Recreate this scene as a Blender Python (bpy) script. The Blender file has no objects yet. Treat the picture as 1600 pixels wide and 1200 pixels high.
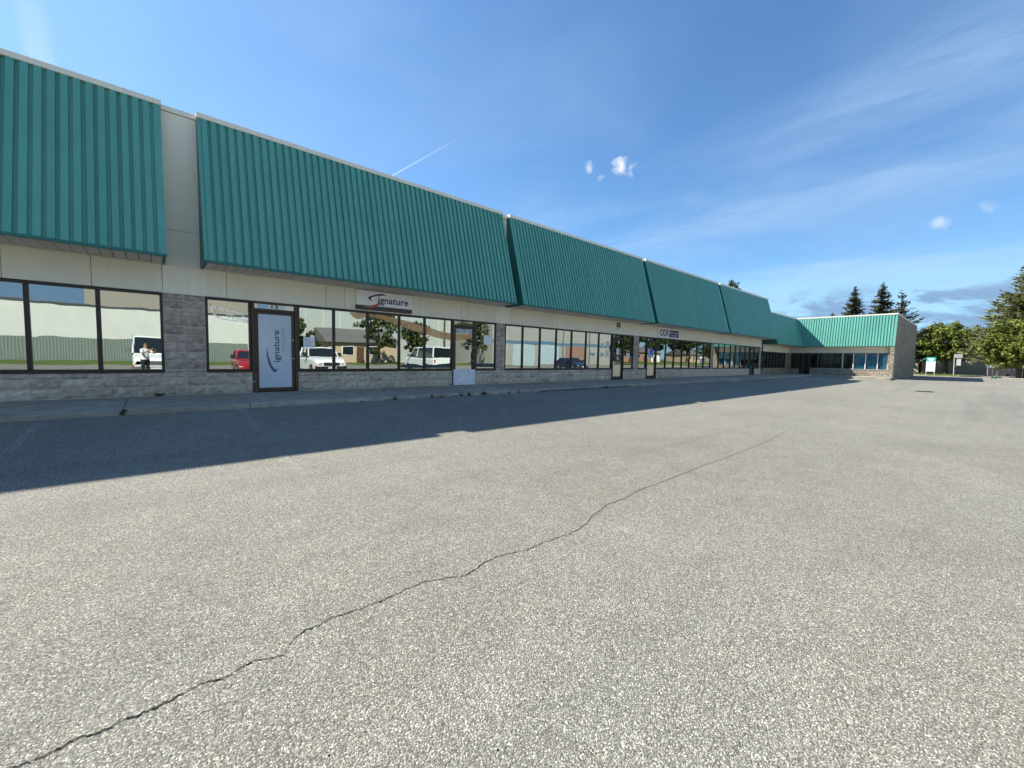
import bpy, math, random
from mathutils import Vector, Matrix, noise
random.seed(7)
S = bpy.context.scene
COL = S.collection
# ------------------------------------------------------------------ camera, sky, sun, exposure
CAM = Vector((0.0, -12.46, 1.027))
cam_d = bpy.data.cameras.new('camera'); cam = bpy.data.objects.new('camera', cam_d); COL.objects.link(cam)
r_ = Vector((0.75281, -0.65797, 0.01895)); dn_ = Vector((-0.02775, -0.06048, -0.99778)); fw_ = Vector((0.65765, 0.75062, -0.06379))
m3 = Matrix((r_, -dn_, -fw_)).transposed()
cam.matrix_world = Matrix.Translation(CAM) @ m3.to_4x4()
cam_d.sensor_width = 36.0; cam_d.lens = 36.0*634.3/1600.0
cam_d.clip_start = 0.03; cam_d.clip_end = 6000.0
S.camera = cam
S.view_settings.view_transform = 'Standard'; S.view_settings.look = 'None'
S.view_settings.gamma = 1.0; S.view_settings.use_curve_mapping = False
S.view_settings.exposure = 1.40
S.cycles.max_bounces = 8; S.cycles.transparent_max_bounces = 12
S.cycles.use_denoising = True

TO_SUN = Vector((-0.50, 0.90, 1.0)).normalized()
SUN_EL = math.asin(TO_SUN.z); SUN_AZ = math.atan2(TO_SUN.x, TO_SUN.y)
sd = bpy.data.lights.new('sun', 'SUN'); sd.energy = 4.0; sd.angle = math.radians(0.53); sd.color = (1.0, 0.94, 0.83)
so = bpy.data.objects.new('sun', sd); COL.objects.link(so); so.location = TO_SUN*60
so.rotation_euler = (-TO_SUN).to_track_quat('-Z', 'Y').to_euler()

class NT:
    def __init__(s, tree): s.t = tree; s.n = tree.nodes; s.l = tree.links
    def new(s, typ, **kw):
        n = s.n.new(typ)
        for k, v in kw.items(): setattr(n, k, v)
        return n
    def put(s, inp, v):
        if isinstance(v, bpy.types.NodeSocket): s.l.new(v, inp)
        elif v is not None:
            if isinstance(v, (tuple, list)) and len(v) == 3 and inp.type == 'RGBA': v = (*v, 1)
            inp.default_value = v
    def math(s, op, a, b=None, c=None, clamp=False):
        n = s.new('ShaderNodeMath', operation=op, use_clamp=clamp)
        s.put(n.inputs[0], a); s.put(n.inputs[1], b) if b is not None else None
        if c is not None: s.put(n.inputs[2], c)
        return n.outputs[0]
    def vm(s, op, a, b=None, out=0):
        n = s.new('ShaderNodeVectorMath', operation=op); s.put(n.inputs[0], a)
        if b is not None: s.put(n.inputs[3] if op == 'SCALE' else n.inputs[1], b)
        return n.outputs['Value'] if op in ('DOT_PRODUCT', 'LENGTH', 'DISTANCE') else n.outputs[0]
    def ramp(s, f, stops):
        n = s.new('ShaderNodeValToRGB'); s.put(n.inputs[0], f); e = n.color_ramp.elements
        while len(e) < len(stops): e.new(0.5)
        for q, (p, c) in zip(e, stops):
            q.position = p; q.color = (c, c, c, 1) if isinstance(c, (int, float)) else (*c, 1)
        return n.outputs[0]
    def mr(s, f, a, b, c=0.0, d=1.0, smooth=True):
        n = s.new('ShaderNodeMapRange'); n.interpolation_type = 'SMOOTHSTEP' if smooth else 'LINEAR'
        s.put(n.inputs[0], f); s.put(n.inputs[1], a); s.put(n.inputs[2], b); s.put(n.inputs[3], c); s.put(n.inputs[4], d)
        return n.outputs[0]
    def mix(s, f, a, b, blend='MIX'):
        n = s.new('ShaderNodeMix', data_type='RGBA', blend_type=blend); s.put(n.inputs[0], f)
        s.put(n.inputs[6], a); s.put(n.inputs[7], b); return n.outputs[2]
    def noise(s, vec, scale, detail=3, rough=.5, dist=0.0, out=0):
        n = s.new('ShaderNodeTexNoise'); s.put(n.inputs['Vector'], vec); n.inputs['Scale'].default_value = scale
        n.inputs['Detail'].default_value = detail; n.inputs['Roughness'].default_value = rough; n.inputs['Distortion'].default_value = dist
        return n.outputs[out]
    def mapv(s, vec, loc=(0,0,0), rot=(0,0,0), sc=(1,1,1)):
        n = s.new('ShaderNodeMapping'); s.put(n.inputs[0], vec); n.inputs[1].default_value = loc; n.inputs[2].default_value = rot; n.inputs[3].default_value = sc
        return n.outputs[0]
    def xyz(s, vec):
        n = s.new('ShaderNodeSeparateXYZ'); s.put(n.inputs[0], vec); return n.outputs

world = bpy.data.worlds.new('World'); S.world = world; world.use_nodes = True
w = NT(world.node_tree); w.n.clear()
sky = w.new('ShaderNodeTexSky', sky_type='NISHITA'); sky.sun_disc = False
sky.sun_elevation = SUN_EL; sky.sun_rotation = SUN_AZ
sky.altitude = 200; sky.air_density = 1.0; sky.dust_density = 0.4; sky.ozone_density = 3.0
gd = w.new('ShaderNodeTexCoord').outputs['Generated']
d = w.vm('NORMALIZE', gd)
dz = w.xyz(d)[2]
# high thin streaks: sky projected on a flat layer overhead, streets of cloud running along y
inv = w.math('DIVIDE', 1.0, w.math('ADD', w.math('MAXIMUM', dz, 0.0), 0.12))
lay0 = w.vm('SCALE', d, inv)
wob = w.noise(lay0, .55, 3, .5)
lx = w.math('ADD', w.xyz(lay0)[0], w.math('MULTIPLY', w.math('SUBTRACT', wob, .5), .9))
lay = w.mapv(lay0, (3.1, 1.7, 0), (0, 0, math.radians(6)), (1.7, 0.62, 0.0))
n1 = w.noise(lay, 1.25, 6, .55, .9)
n2 = w.noise(lay0, 0.55, 3, .5, .3)
lxn = w.math('MULTIPLY', lx, .2)
street = w.ramp(lxn, [(.0, .22), (.26, .12), (.325, .85), (.37, .42), (.44, .75), (.53, .10), (.60, .12), (.655, 1.0), (.76, .75), (1.0, .7)])
cir = w.math('MULTIPLY', w.mr(n1, .30, .72), w.math('MULTIPLY', street, w.mr(n2, .22, .60)))
cir = w.math('MULTIPLY', cir, w.mr(dz, .05, .12))
fin = w.noise(lay, 4.5, 6, .62, 1.6)
cir = w.math('MULTIPLY', cir, w.mr(fin, .25, .75, .55, 1.15))
cir = w.math('MULTIPLY', cir, .58)
# broad thin veil, more added southward to brighten shaded storefronts; window reflections suggest it
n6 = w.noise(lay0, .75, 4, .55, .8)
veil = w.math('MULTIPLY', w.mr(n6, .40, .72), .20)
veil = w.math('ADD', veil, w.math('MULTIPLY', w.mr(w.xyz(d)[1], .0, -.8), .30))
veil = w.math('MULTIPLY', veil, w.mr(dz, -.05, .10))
# pale layered band low over the horizon
az = w.mapv(d, (0.6, 0.2, 0.35), (math.radians(4), math.radians(-3), 0), (1.3, 1.3, 9.0))
n3 = w.noise(az, 1.7, 5, .55, .4)
low = w.math('MULTIPLY', w.mr(dz, .205, .13), w.mr(n3, .30, .56))
low = w.math('MULTIPLY', low, .72)
hor = w.math('MULTIPLY', w.mr(dz, .16, -.02), .30)
# grey undersides of far cumulus
az2 = w.mapv(d, (1.75, 4.2, 0.11), (0, math.radians(-4), 0), (2.4, 2.4, 7.0))
n4 = w.noise(az2, 2.1, 7, .6, .5)
gre = w.math('MULTIPLY', w.mr(n4, .44, .53), w.math('MULTIPLY', w.mr(dz, .155, .115), w.mr(dz, -.02, .04)))
gre = w.math('MULTIPLY', gre, .80)
# small bright puffs
pn = w.noise(d, 30, 5, .55, .6)
puffs = None
for (v, rad, amp) in (((.7536, .5195, .4027), .021, 1.0), ((.7106, .5724, .4092), .013, .55), ((.7327, .5563, .3921), .010, .5), ((.9708, .0528, .2339), .013, .42), ((.9698, .0025, .244), .011, .22)):
    dist = w.vm('DISTANCE', d, v)
    b = w.math('SUBTRACT', w.math('DIVIDE', dist, rad), w.math('MULTIPLY', w.math('SUBTRACT', pn, .5), 3.4))
    b = w.math('MULTIPLY', w.mr(b, 1.15, -.15), amp)
    puffs = b if puffs is None else w.math('MAXIMUM', puffs, b)
# condensation trails (great circles limited to an arc)
def trail(a, b, wd, amp):
    a = Vector(a).normalized(); b = Vector(b).normalized(); n = a.cross(b).normalized(); t = (b-a).normalized(); L = (b-a).length
    off = w.math('ABSOLUTE', w.vm('DOT_PRODUCT', d, tuple(n)))
    al = w.math('DIVIDE', w.vm('DOT_PRODUCT', w.vm('SUBTRACT', d, tuple(a)), tuple(t)), L)
    m = w.math('MULTIPLY', w.mr(off, wd, wd*.15), w.math('MULTIPLY', w.mr(al, -.3, 0), w.mr(al, 1.0, .1)))
    return w.math('MULTIPLY', m, amp)
tr = trail((.34, .875, .345), (.5145, .7135, .4756), .0022, .55)
tr = w.math('MAXIMUM', tr, w.math('MULTIPLY', trail((-.110, .935, .335), (-.119, .80, .585), .022, .30), w.mr(n1, .3, .55)))
skyc = w.mix(1.0, sky.outputs[0], (0.68, 0.96, 1.12), 'MULTIPLY')
c = w.mix(hor, skyc, (2.3, 3.9, 5.3))
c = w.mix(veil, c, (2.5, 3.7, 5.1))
c = w.mix(cir, c, (3.1, 4.3, 6.0))
c = w.mix(low, c, (2.6, 4.4, 5.7))
c = w.mix(gre, c, (1.35, 2.15, 3.6))
c = w.mix(tr, c, (5.0, 5.8, 6.4))
c = w.mix(puffs, c, (5.9, 6.2, 6.5))
bg = w.new('ShaderNodeBackground'); w.put(bg.inputs[0], c); bg.inputs[1].default_value = 0.067
w.l.new(bg.outputs[0], w.new('ShaderNodeOutputWorld').inputs[0])

# ------------------------------------------------------------------ materials
def mat(name, build):
    m = bpy.data.materials.new(name); m.use_nodes = True; t = NT(m.node_tree); t.n.clear()
    o = t.new('ShaderNodeOutputMaterial'); build(t, o); return m
def bsdf(t, o, col, rough=.6, metal=0.0, spec=.5, bump=None, bstr=.3, bdist=.01, normal=None):
    b = t.new('ShaderNodeBsdfPrincipled'); t.put(b.inputs['Base Color'], col); t.put(b.inputs['Roughness'], rough)
    b.inputs['Metallic'].default_value = metal; b.inputs['Specular IOR Level'].default_value = spec
    if bump is not None:
        k = t.new('ShaderNodeBump'); k.inputs['Strength'].default_value = bstr; k.inputs['Distance'].default_value = bdist
        t.put(k.inputs['Height'], bump); t.l.new(k.outputs[0], b.inputs['Normal'])
    t.l.new(b.outputs[0], o.inputs[0]); return b
def geo(t): return t.new('ShaderNodeNewGeometry').outputs['Position']
def objc(t): return t.new('ShaderNodeTexCoord').outputs['Object']
def rnd(t): return t.new('ShaderNodeObjectInfo').outputs['Random']
def isl(t): return t.new('ShaderNodeNewGeometry').outputs['Random Per Island']

def painted(name, col, rough=.5, var=.12, metal=0.0, streak=True, spec=.4):
    def f(t, o):
        p = geo(t)
        a = t.noise(p, .9, 4, .6)
        s = t.noise(t.mapv(p, sc=(9, 9, .35)), 1.0, 3, .6) if streak else a
        k = t.math('ADD', t.math('MULTIPLY', t.math('SUBTRACT', a, .5), var*1.6), t.math('MULTIPLY', t.math('SUBTRACT', s, .5), var))
        k = t.math('ADD', k, t.math('MULTIPLY', t.math('SUBTRACT', rnd(t), .5), var*.5))
        c = t.mix(1.0, col, t.math('ADD', k, 1.0), 'MULTIPLY')
        bsdf(t, o, c, t.math('ADD', t.math('MULTIPLY', a, .2), rough-.1), metal, spec)
    return mat(name, f)
def plain(name, col, rough=.5, metal=0.0, spec=.5):
    return mat(name, lambda t, o: bsdf(t, o, col, rough, metal, spec))

M = {}
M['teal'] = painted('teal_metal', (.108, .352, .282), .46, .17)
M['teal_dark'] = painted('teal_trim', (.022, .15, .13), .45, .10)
M['flashing'] = painted('grey_flashing', (.84, .77, .65), .45, .12, 0.0)
M['soffit'] = painted('soffit_metal', (.74, .66, .56), .5, .14, 0.0, False)
M['cream'] = painted('cream_fascia', (.84, .79, .64), .7, .16)
M['recess'] = painted('grey_stucco', (.86, .79, .65), .8, .12)
M['frame'] = painted('bronze_frame', (.022, .016, .013), .38, .2, 0.0, False)
M['doorframe'] = painted('brown_frame', (.062, .034, .022), .40, .2, 0.0, False)
M['black'] = plain('black_matte', (.012, .012, .013), .6)
M['metal'] = plain('bare_metal', (.55, .55, .55), .3, .9)
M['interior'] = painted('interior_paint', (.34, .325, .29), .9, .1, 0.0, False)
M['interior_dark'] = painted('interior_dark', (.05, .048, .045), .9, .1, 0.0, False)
M['roofing'] = painted('roof_gravel', (.25, .24, .22), .9, .2, 0.0, False)

def stone(name, base, warm, mortar=False, courses=False, bw=.4064):
    def f(t, o):
        p = geo(t)
        a = t.noise(p, 9, 6, .65); b = t.noise(p, 1.1, 4, .6); s = t.noise(p, 55, 3, .6)
        k = t.math('ADD', t.math('MULTIPLY', a, .75), t.math('MULTIPLY', s, .35))
        c = t.ramp(k, [(.30, tuple(x*.42 for x in base)), (.53, base), (.74, warm)])
        k2 = t.math('ADD', t.math('MULTIPLY', t.math('SUBTRACT', rnd(t), .5), .34), t.math('MULTIPLY', t.math('SUBTRACT', b, .5), .5))
        c = t.mix(1.0, c, t.math('ADD', k2, 1.0), 'MULTIPLY')
        h = a
        if courses:
            x = t.xyz(p); u = t.math('ADD', x[0], x[1])
            br = t.new('ShaderNodeTexBrick'); cb = t.new('ShaderNodeCombineXYZ'); t.put(cb.inputs[0], u); t.put(cb.inputs[1], x[2])
            t.put(br.inputs['Vector'], cb.outputs[0]); br.inputs['Scale'].default_value = 1.0; br.offset = .5
            br.inputs['Brick Width'].default_value = bw; br.inputs['Row Height'].default_value = .2032; br.inputs['Mortar Size'].default_value = .016
            br.inputs['Color1'].default_value = (1.0, 1.0, 1.0, 1); br.inputs['Color2'].default_value = (.66, .65, .63, 1); br.inputs['Mortar'].default_value = (.46, .44, .42, 1)
            c = t.mix(1.0, c, br.outputs[0], 'MULTIPLY')
            h = t.math('SUBTRACT', t.math('MULTIPLY', a, .6), br.outputs['Fac'])
        bsdf(t, o, c, .92, 0, .2, h, .9, .02)
    return mat(name, f)
M['stone'] = stone('split_face_block', (.47, .405, .33), (.66, .575, .47))
M['stone_pier'] = stone('split_face_block_dark', (.40, .325, .27), (.63, .525, .43))
M['stone_warm'] = stone('split_face_block_warm', (.34, .30, .24), (.52, .46, .37), courses=True)
M['stone_wall'] = stone('block_coursework', (.36, .32, .25), (.56, .50, .40), courses=True)
def _mortar(t, o):
    a = t.noise(geo(t), 7, 4, .6); bsdf(t, o, t.ramp(a, [(.3, (.50, .46, .40)), (.7, (.72, .67, .59))]), .95, 0, .2)
M['mortar'] = mat('mortar', _mortar)

def _asphalt(t, o):
    p = geo(t)
    wob = t.noise(p, 40, 2, .5, 0, 1)
    pv = t.vm('ADD', p, t.vm('SCALE', wob, .008))
    v = t.new('ShaderNodeTexVoronoi'); t.put(v.inputs['Vector'], pv); v.inputs['Scale'].default_value = 140
    v2 = t.new('ShaderNodeTexVoronoi'); t.put(v2.inputs['Vector'], pv); v2.inputs['Scale'].default_value = 260
    r1 = t.xyz(v.outputs['Color'])[0]; r2 = t.xyz(v2.outputs['Color'])[1]; hue = t.xyz(v.outputs['Color'])[2]
    st = t.ramp(t.math('ADD', t.math('MULTIPLY', r1, .62), t.math('MULTIPLY', r2, .38)), [(.08, .085), (.30, .175), (.58, .25), (.76, .35), (.90, .62), (1.0, .85)])
    tint = t.mix(hue, (1.07, 1.0, .86), (.97, .99, .99))
    st = t.mix(1.0, st, tint, 'MULTIPLY')
    edge = t.math('MULTIPLY', t.mr(v.outputs['Distance'], .44, .72), .55)
    pit = t.mr(t.noise(p, 44, 3, .6), .33, .25)
    st = t.mix(t.math('MAXIMUM', edge, t.math('MULTIPLY', pit, .95)), st, (.045, .044, .043))
    big = t.noise(p, .16, 5, .6, .4); mid = t.noise(p, 1.3, 4, .6)
    sml = t.noise(p, 5.5, 4, .65)
    f = t.math('ADD', t.math('MULTIPLY', t.math('SUBTRACT', big, .5), .55), t.math('ADD', t.math('MULTIPLY', t.math('SUBTRACT', mid, .5), .34), t.math('MULTIPLY', t.math('SUBTRACT', sml, .5), .36)))
    st = t.mix(1.0, st, t.math('ADD', f, 1.0), 'MULTIPLY')
    wv = t.noise(p, .5, 3, .5)
    st = t.mix(1.0, st, t.mix(wv, (1.045, 1.0, .875), (.99, 1.0, .95)), 'MULTIPLY')
    # oil-dark bays near the kerb: long worn wheel tracks running along the building
    trk = t.noise(t.mapv(p, sc=(.05, .9, 1)), 1.0, 3, .5)
    st = t.mix(t.math('MULTIPLY', t.mr(trk, .56, .70), .24), st, (.10, .10, .10))
    blot = t.noise(p, .85, 5, .62, .6)
    st = t.mix(t.math('MULTIPLY', t.mr(blot, .64, .80), .20), st, (.085, .083, .08))
    h = t.math('SUBTRACT', t.math('MULTIPLY', r1, .55), t.math('MULTIPLY', v.outputs['Distance'], .9))
    bsdf(t, o, st, .88, 0, .3, h, .8, .006)
M['asphalt'] = mat('worn_asphalt', _asphalt)
def _concrete(t, o):
    p = geo(t); a = t.noise(p, 3, 6, .65); b = t.noise(p, 60, 3, .6); s = t.noise(t.mapv(p, sc=(.6, 5, 1)), 1, 4, .6)
    k = t.math('ADD', t.math('MULTIPLY', a, .6), t.math('ADD', t.math('MULTIPLY', b, .25), t.math('MULTIPLY', s, .35)))
    c = t.ramp(k, [(.38, (.17, .155, .125)), (.60, (.31, .285, .235)), (.8, (.44, .41, .345))])
    c = t.mix(1.0, c, t.math('ADD', t.math('MULTIPLY', t.math('SUBTRACT', rnd(t), .5), .2), 1.0), 'MULTIPLY')
    bsdf(t, o, c, .9, 0, .25, k, .4, .006)
M['concrete'] = mat('concrete', _concrete)
def _grass(t, o):
    p = geo(t); a = t.noise(p, 3, 5, .6); b = t.noise(p, 40, 3, .6)
    k = t.math('ADD', t.math('MULTIPLY', a, .6), t.math('MULTIPLY', b, .4))
    bsdf(t, o, t.ramp(k, [(.35, (.05, .075, .018)), (.55, (.105, .14, .03)), (.7, (.20, .205, .07))]), .9, 0, .2, b, .6, .03)
M['grass'] = mat('lawn_grass', _grass)
def _dirt(t, o):
    a = t.noise(geo(t), .4, 6, .6); bsdf(t, o, t.ramp(a, [(.35, (.09, .095, .05)), (.65, (.17, .16, .10))]), .95, 0, .2)
M['ground'] = mat('rough_ground', _dirt)
def _line(t, o):
    p = geo(t); n = t.noise(p, 26, 5, .7); n2 = t.noise(p, 1.2, 3, .6)
    y = t.xyz(p)[1]
    keep = t.math('MULTIPLY', t.mr(n, .46, .60), t.math('MULTIPLY', t.mr(n2, .30, .62), t.mr(y, -6.0, -2.6, .25, 1.0)))
    b = t.new('ShaderNodeBsdfPrincipled'); b.inputs['Base Color'].default_value = (.55, .55, .52, 1); b.inputs['Roughness'].default_value = .8
    tr = t.new('ShaderNodeBsdfTransparent'); mx = t.new('ShaderNodeMixShader'); t.put(mx.inputs[0], t.math('MULTIPLY', keep, .95))
    t.l.new(tr.outputs[0], mx.inputs[1]); t.l.new(b.outputs[0], mx.inputs[2]); t.l.new(mx.outputs[0], o.inputs[0])
M['line'] = mat('worn_line_paint', _line)
M['crack'] = mat('crack_dark', lambda t, o: bsdf(t, o, t.ramp(t.noise(geo(t), 90, 3, .6), [(.4, (.010, .010, .010)), (.7, (.045, .042, .04))]), .95, 0, .1))

def glassmat(name, refl=.46, tint=(.62, .66, .64), rough=0.0, mx=1.0):
    top = mx
    def f(t, o):
        lw = t.new('ShaderNodeLayerWeight'); lw.inputs[0].default_value = .35
        fac = t.mr(lw.outputs['Fresnel'], .0, 1.0, refl, top, False)
        g = t.new('ShaderNodeBsdfGlossy'); g.inputs[0].default_value = (.90, .97, .95, 1); g.inputs[1].default_value = rough
        k = t.new('ShaderNodeBump'); k.inputs['Strength'].default_value = .055; k.inputs['Distance'].default_value = .02
        t.put(k.inputs['Height'], t.noise(geo(t), 1.1, 2, .5)); t.l.new(k.outputs[0], g.inputs['Normal'])
        tr = t.new('ShaderNodeBsdfTransparent'); tr.inputs[0].default_value = (*tint, 1)
        mx = t.new('ShaderNodeMixShader'); t.put(mx.inputs[0], fac); t.l.new(tr.outputs[0], mx.inputs[1]); t.l.new(g.outputs[0], mx.inputs[2])
        t.l.new(mx.outputs[0], o.inputs[0])
    return mat(name, f)
M['glass'] = glassmat('reflective_glass', .40)
M['glass_dark'] = glassmat('dark_glass', .05, (.55, .57, .58), mx=.5)
M['glass_clear'] = glassmat('clear_glass', .06, (.9, .92, .92), mx=.5)
M['car_glass'] = mat('vehicle_glass', lambda t, o: bsdf(t, o, (.012, .016, .018), .04, 0, .8))

def leafmat(name, dark, light):
    def f(t, o):
        c = t.ramp(isl(t), [(.0, dark), (.55, tuple((a+b)/2 for a, b in zip(dark, light))), (1.0, light)])
        b = t.new('ShaderNodeBsdfPrincipled'); t.put(b.inputs['Base Color'], c); b.inputs['Roughness'].default_value = .65; b.inputs['Specular IOR Level'].default_value = .25
        tl = t.new('ShaderNodeBsdfTranslucent'); t.put(tl.inputs[0], c)
        mx = t.new('ShaderNodeMixShader'); mx.inputs[0].default_value = .30; t.l.new(b.outputs[0], mx.inputs[1]); t.l.new(tl.outputs[0], mx.inputs[2])
        t.l.new(mx.outputs[0], o.inputs[0])
    return mat(name, f)
M['leaf'] = leafmat('maple_leaves', (.055, .08, .014), (.22, .25, .045))
M['leaf_dark'] = leafmat('dark_leaves', (.028, .046, .012), (.10, .13, .03))
M['spruce'] = leafmat('spruce_needles', (.04, .055, .034), (.14, .15, .09))
M['spruce_grey'] = leafmat('blue_spruce_needles', (.05, .065, .05), (.17, .185, .135))
M['conifer'] = leafmat('olive_conifer_needles', (.095, .11, .045), (.28, .285, .12))
M['weed'] = leafmat('weed_leaves', (.04, .055, .015), (.13, .15, .05))
M['bark'] = mat('bark', lambda t, o: bsdf(t, o, t.ramp(t.noise(t.mapv(geo(t), sc=(6, 6, 1)), 3, 5, .7), [(.35, (.035, .028, .022)), (.7, (.12, .10, .08))]), .95, 0, .2))

# ------------------------------------------------------------------ mesh helpers
class MB:
    def __init__(s): s.v = []; s.f = []
    def add(s, vs, fs):
        k = len(s.v); s.v += [tuple(p) for p in vs]; s.f += [tuple(i+k for i in q) for q in fs]; return s
    def box(s, x0, x1, y0, y1, z0, z1):
        return s.add([(x0,y0,z0),(x1,y0,z0),(x1,y1,z0),(x0,y1,z0),(x0,y0,z1),(x1,y0,z1),(x1,y1,z1),(x0,y1,z1)],
                     [(0,3,2,1),(4,5,6,7),(0,1,5,4),(1,2,6,5),(2,3,7,6),(3,0,4,7)])
    def cbox(s, x0, x1, y0, y1, z0, z1, c=.006):      # box with chamfered vertical and horizontal edges at the front
        return s.add([(x0,y1,z0),(x1,y1,z0),(x1,y1,z1),(x0,y1,z1),(x0,y0+c,z0),(x1,y0+c,z0),(x1,y0+c,z1),(x0,y0+c,z1),(x0+c,y0,z0+c),(x1-c,y0,z0+c),(x1-c,y0,z1-c),(x0+c,y0,z1-c)],
                     [(0,3,2,1),(0,1,5,4),(1,2,6,5),(2,3,7,6),(3,0,4,7),(4,5,9,8),(5,6,10,9),(6,7,11,10),(7,4,8,11),(8,9,10,11)])
    def prism(s, poly, axis, a, b):                   # polygon in the two other axes, extruded along axis from a to b
        n = len(poly)
        def P(q, t): return (t, q[0], q[1]) if axis == 0 else ((q[0], t, q[1]) if axis == 1 else (q[0], q[1], t))
        vs = [P(q, a) for q in poly] + [P(q, b) for q in poly]
        fs = [tuple(range(n))[::-1], tuple(range(n, 2*n))] + [(i, (i+1) % n, n+(i+1) % n, n+i) for i in range(n)]
        return s.add(vs, fs)
    def tube(s, pts, rad, n=8, cap=True):
        pts = [Vector(p) for p in pts]; rings = []
        for i, p in enumerate(pts):
            t = (pts[min(i+1, len(pts)-1)] - pts[max(i-1, 0)]).normalized()
            u = t.cross(Vector((0, 0, 1)) if abs(t.z) < .9 else Vector((1, 0, 0))).normalized(); v = t.cross(u)
            r = rad[i] if isinstance(rad, (list, tuple)) else rad
            rings.append([p + u*(r*math.cos(2*math.pi*k/n)) + v*(r*math.sin(2*math.pi*k/n)) for k in range(n)])
        vs = [q for R in rings for q in R]; fs = []
        for i in range(len(rings)-1):
            for k in range(n): fs.append((i*n+k, i*n+(k+1) % n, (i+1)*n+(k+1) % n, (i+1)*n+k))
        if cap: fs += [tuple(range(n))[::-1], tuple(range((len(rings)-1)*n, len(rings)*n))]
        return s.add(vs, fs)
    def loft(s, rings, cap=True):
        n = len(rings[0]); vs = [q for R in rings for q in R]; fs = []
        for i in range(len(rings)-1):
            for k in range(n): fs.append((i*n+k, i*n+(k+1) % n, (i+1)*n+(k+1) % n, (i+1)*n+k))
        if cap: fs += [tuple(range(n))[::-1], tuple(range((len(rings)-1)*n, len(rings)*n))]
        return s.add(vs, fs)
    def mesh(s, name, m, smooth=False):
        me = bpy.data.meshes.new(name); me.from_pydata(s.v, [], s.f)
        if m is not None: me.materials.append(m)
        if smooth:
            for p in me.polygons: p.use_smooth = True
        me.update(); return me
def link(name, me, parent=None, loc=(0,0,0), rot=(0,0,0), sc=(1,1,1)):
    o = bpy.data.objects.new(name, me); COL.objects.link(o); o.location = loc; o.rotation_euler = rot; o.scale = sc
    if parent is not None: o.parent = parent
    return o
def build(name, mb, m, parent=None, loc=(0,0,0), rot=(0,0,0), smooth=False):
    return link(name, mb.mesh(name, m, smooth), parent, loc, rot)
def tag(o, label=None, cat=None, group=None, kind=None):
    if label: o['label'] = label
    if cat: o['category'] = cat
    if group: o['group'] = group
    if kind: o['kind'] = kind
    return o
def empty(name, loc=(0,0,0), rotz=0.0, label=None, cat=None, group=None, kind=None):
    o = bpy.data.objects.new(name, None); COL.objects.link(o); o.location = loc; o.rotation_euler = (0, 0, rotz); o.empty_display_size = .2
    return tag(o, label, cat, group, kind)
def copy_tree(o, parent=None):
    c = o.copy(); COL.objects.link(c)
    if parent is not None: c.parent = parent
    for ch in [x for x in o.children]: copy_tree(ch, c)
    return c
_fc = {}
def text_mesh(body, m, w_, h_, bold=0.0, depth=.004, both=False):
    """flat lettering, lower left at the origin, in the x-z plane facing -y, fitted to w_ x h_"""
    cu = bpy.data.curves.new('t', 'FONT'); cu.body = body; cu.offset = bold; cu.extrude = .0
    ob = bpy.data.objects.new('t', cu); COL.objects.link(ob)
    dg = bpy.context.evaluated_depsgraph_get(); dg.update(); ev = ob.evaluated_get(dg)
    me = bpy.data.meshes.new_from_object(ev); bpy.data.objects.remove(ob); bpy.data.curves.remove(cu)
    xs = [v.co.x for v in me.vertices]; ys = [v.co.y for v in me.vertices]
    x0, x1, y0, y1 = min(xs), max(xs), min(ys), max(ys)
    for v in me.vertices:
        v.co = Vector(((v.co.x-x0)/(x1-x0)*w_, 0, (v.co.y-y0)/(y1-y0)*h_))
    me.materials.clear(); me.materials.append(m); me.update(); return me
def sm(a, b, x):
    t = min(1, max(0, (x-a)/(b-a))); return t*t*(3-2*t)
def interp(x, xs, ys):
    if x <= xs[0]: return ys[0]
    for i in range(len(xs)-1):
        if x <= xs[i+1]: return ys[i] + (ys[i+1]-ys[i])*(x-xs[i])/(xs[i+1]-xs[i])
    return ys[-1]
def lot_z(X, Y):
    z = interp(-Y, [2.6, 6.6, 12.5, 20, 60], [-.12, -.36, -.45, -.5, -.6])
    return z*(1-.5*sm(40, 50, X))

# ------------------------------------------------------------------ ground, lot, walks
g = MB(); R_ = 3000
g.add([(-R_, -R_, -.95), (R_, -R_, -.95), (R_, R_, -.95), (-R_, R_, -.95)], [(0, 1, 2, 3)])
tag(build('ground', g, M['ground']), kind='structure')
xs = [-60, -40, -25] + [-15 + 1.0*i for i in range(60)] + [45+2*i for i in range(8)] + [62, 66, 70, 75, 80, 86, 92, 98, 105, 115, 130]
ys = [-1.9, -2.6, -3.2, -3.8, -4.5, -5.2, -5.9, -6.6, -7.5, -8.5, -9.5, -10.5, -11.5, -12.5, -14, -16, -18, -20, -24, -28, -34]
lot = MB(); nx = len(xs)
lot.add([(x, y, lot_z(x, y)) for y in ys for x in xs],
        [(j*nx+i, (j+1)*nx+i, (j+1)*nx+i+1, j*nx+i+1) for j in range(len(ys)-1) for i in range(nx-1)])
def lz(X, Y): return lot_z(X, Y)
tag(build('parking_lot', lot, M['asphalt'], smooth=True), kind='structure')
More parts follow.
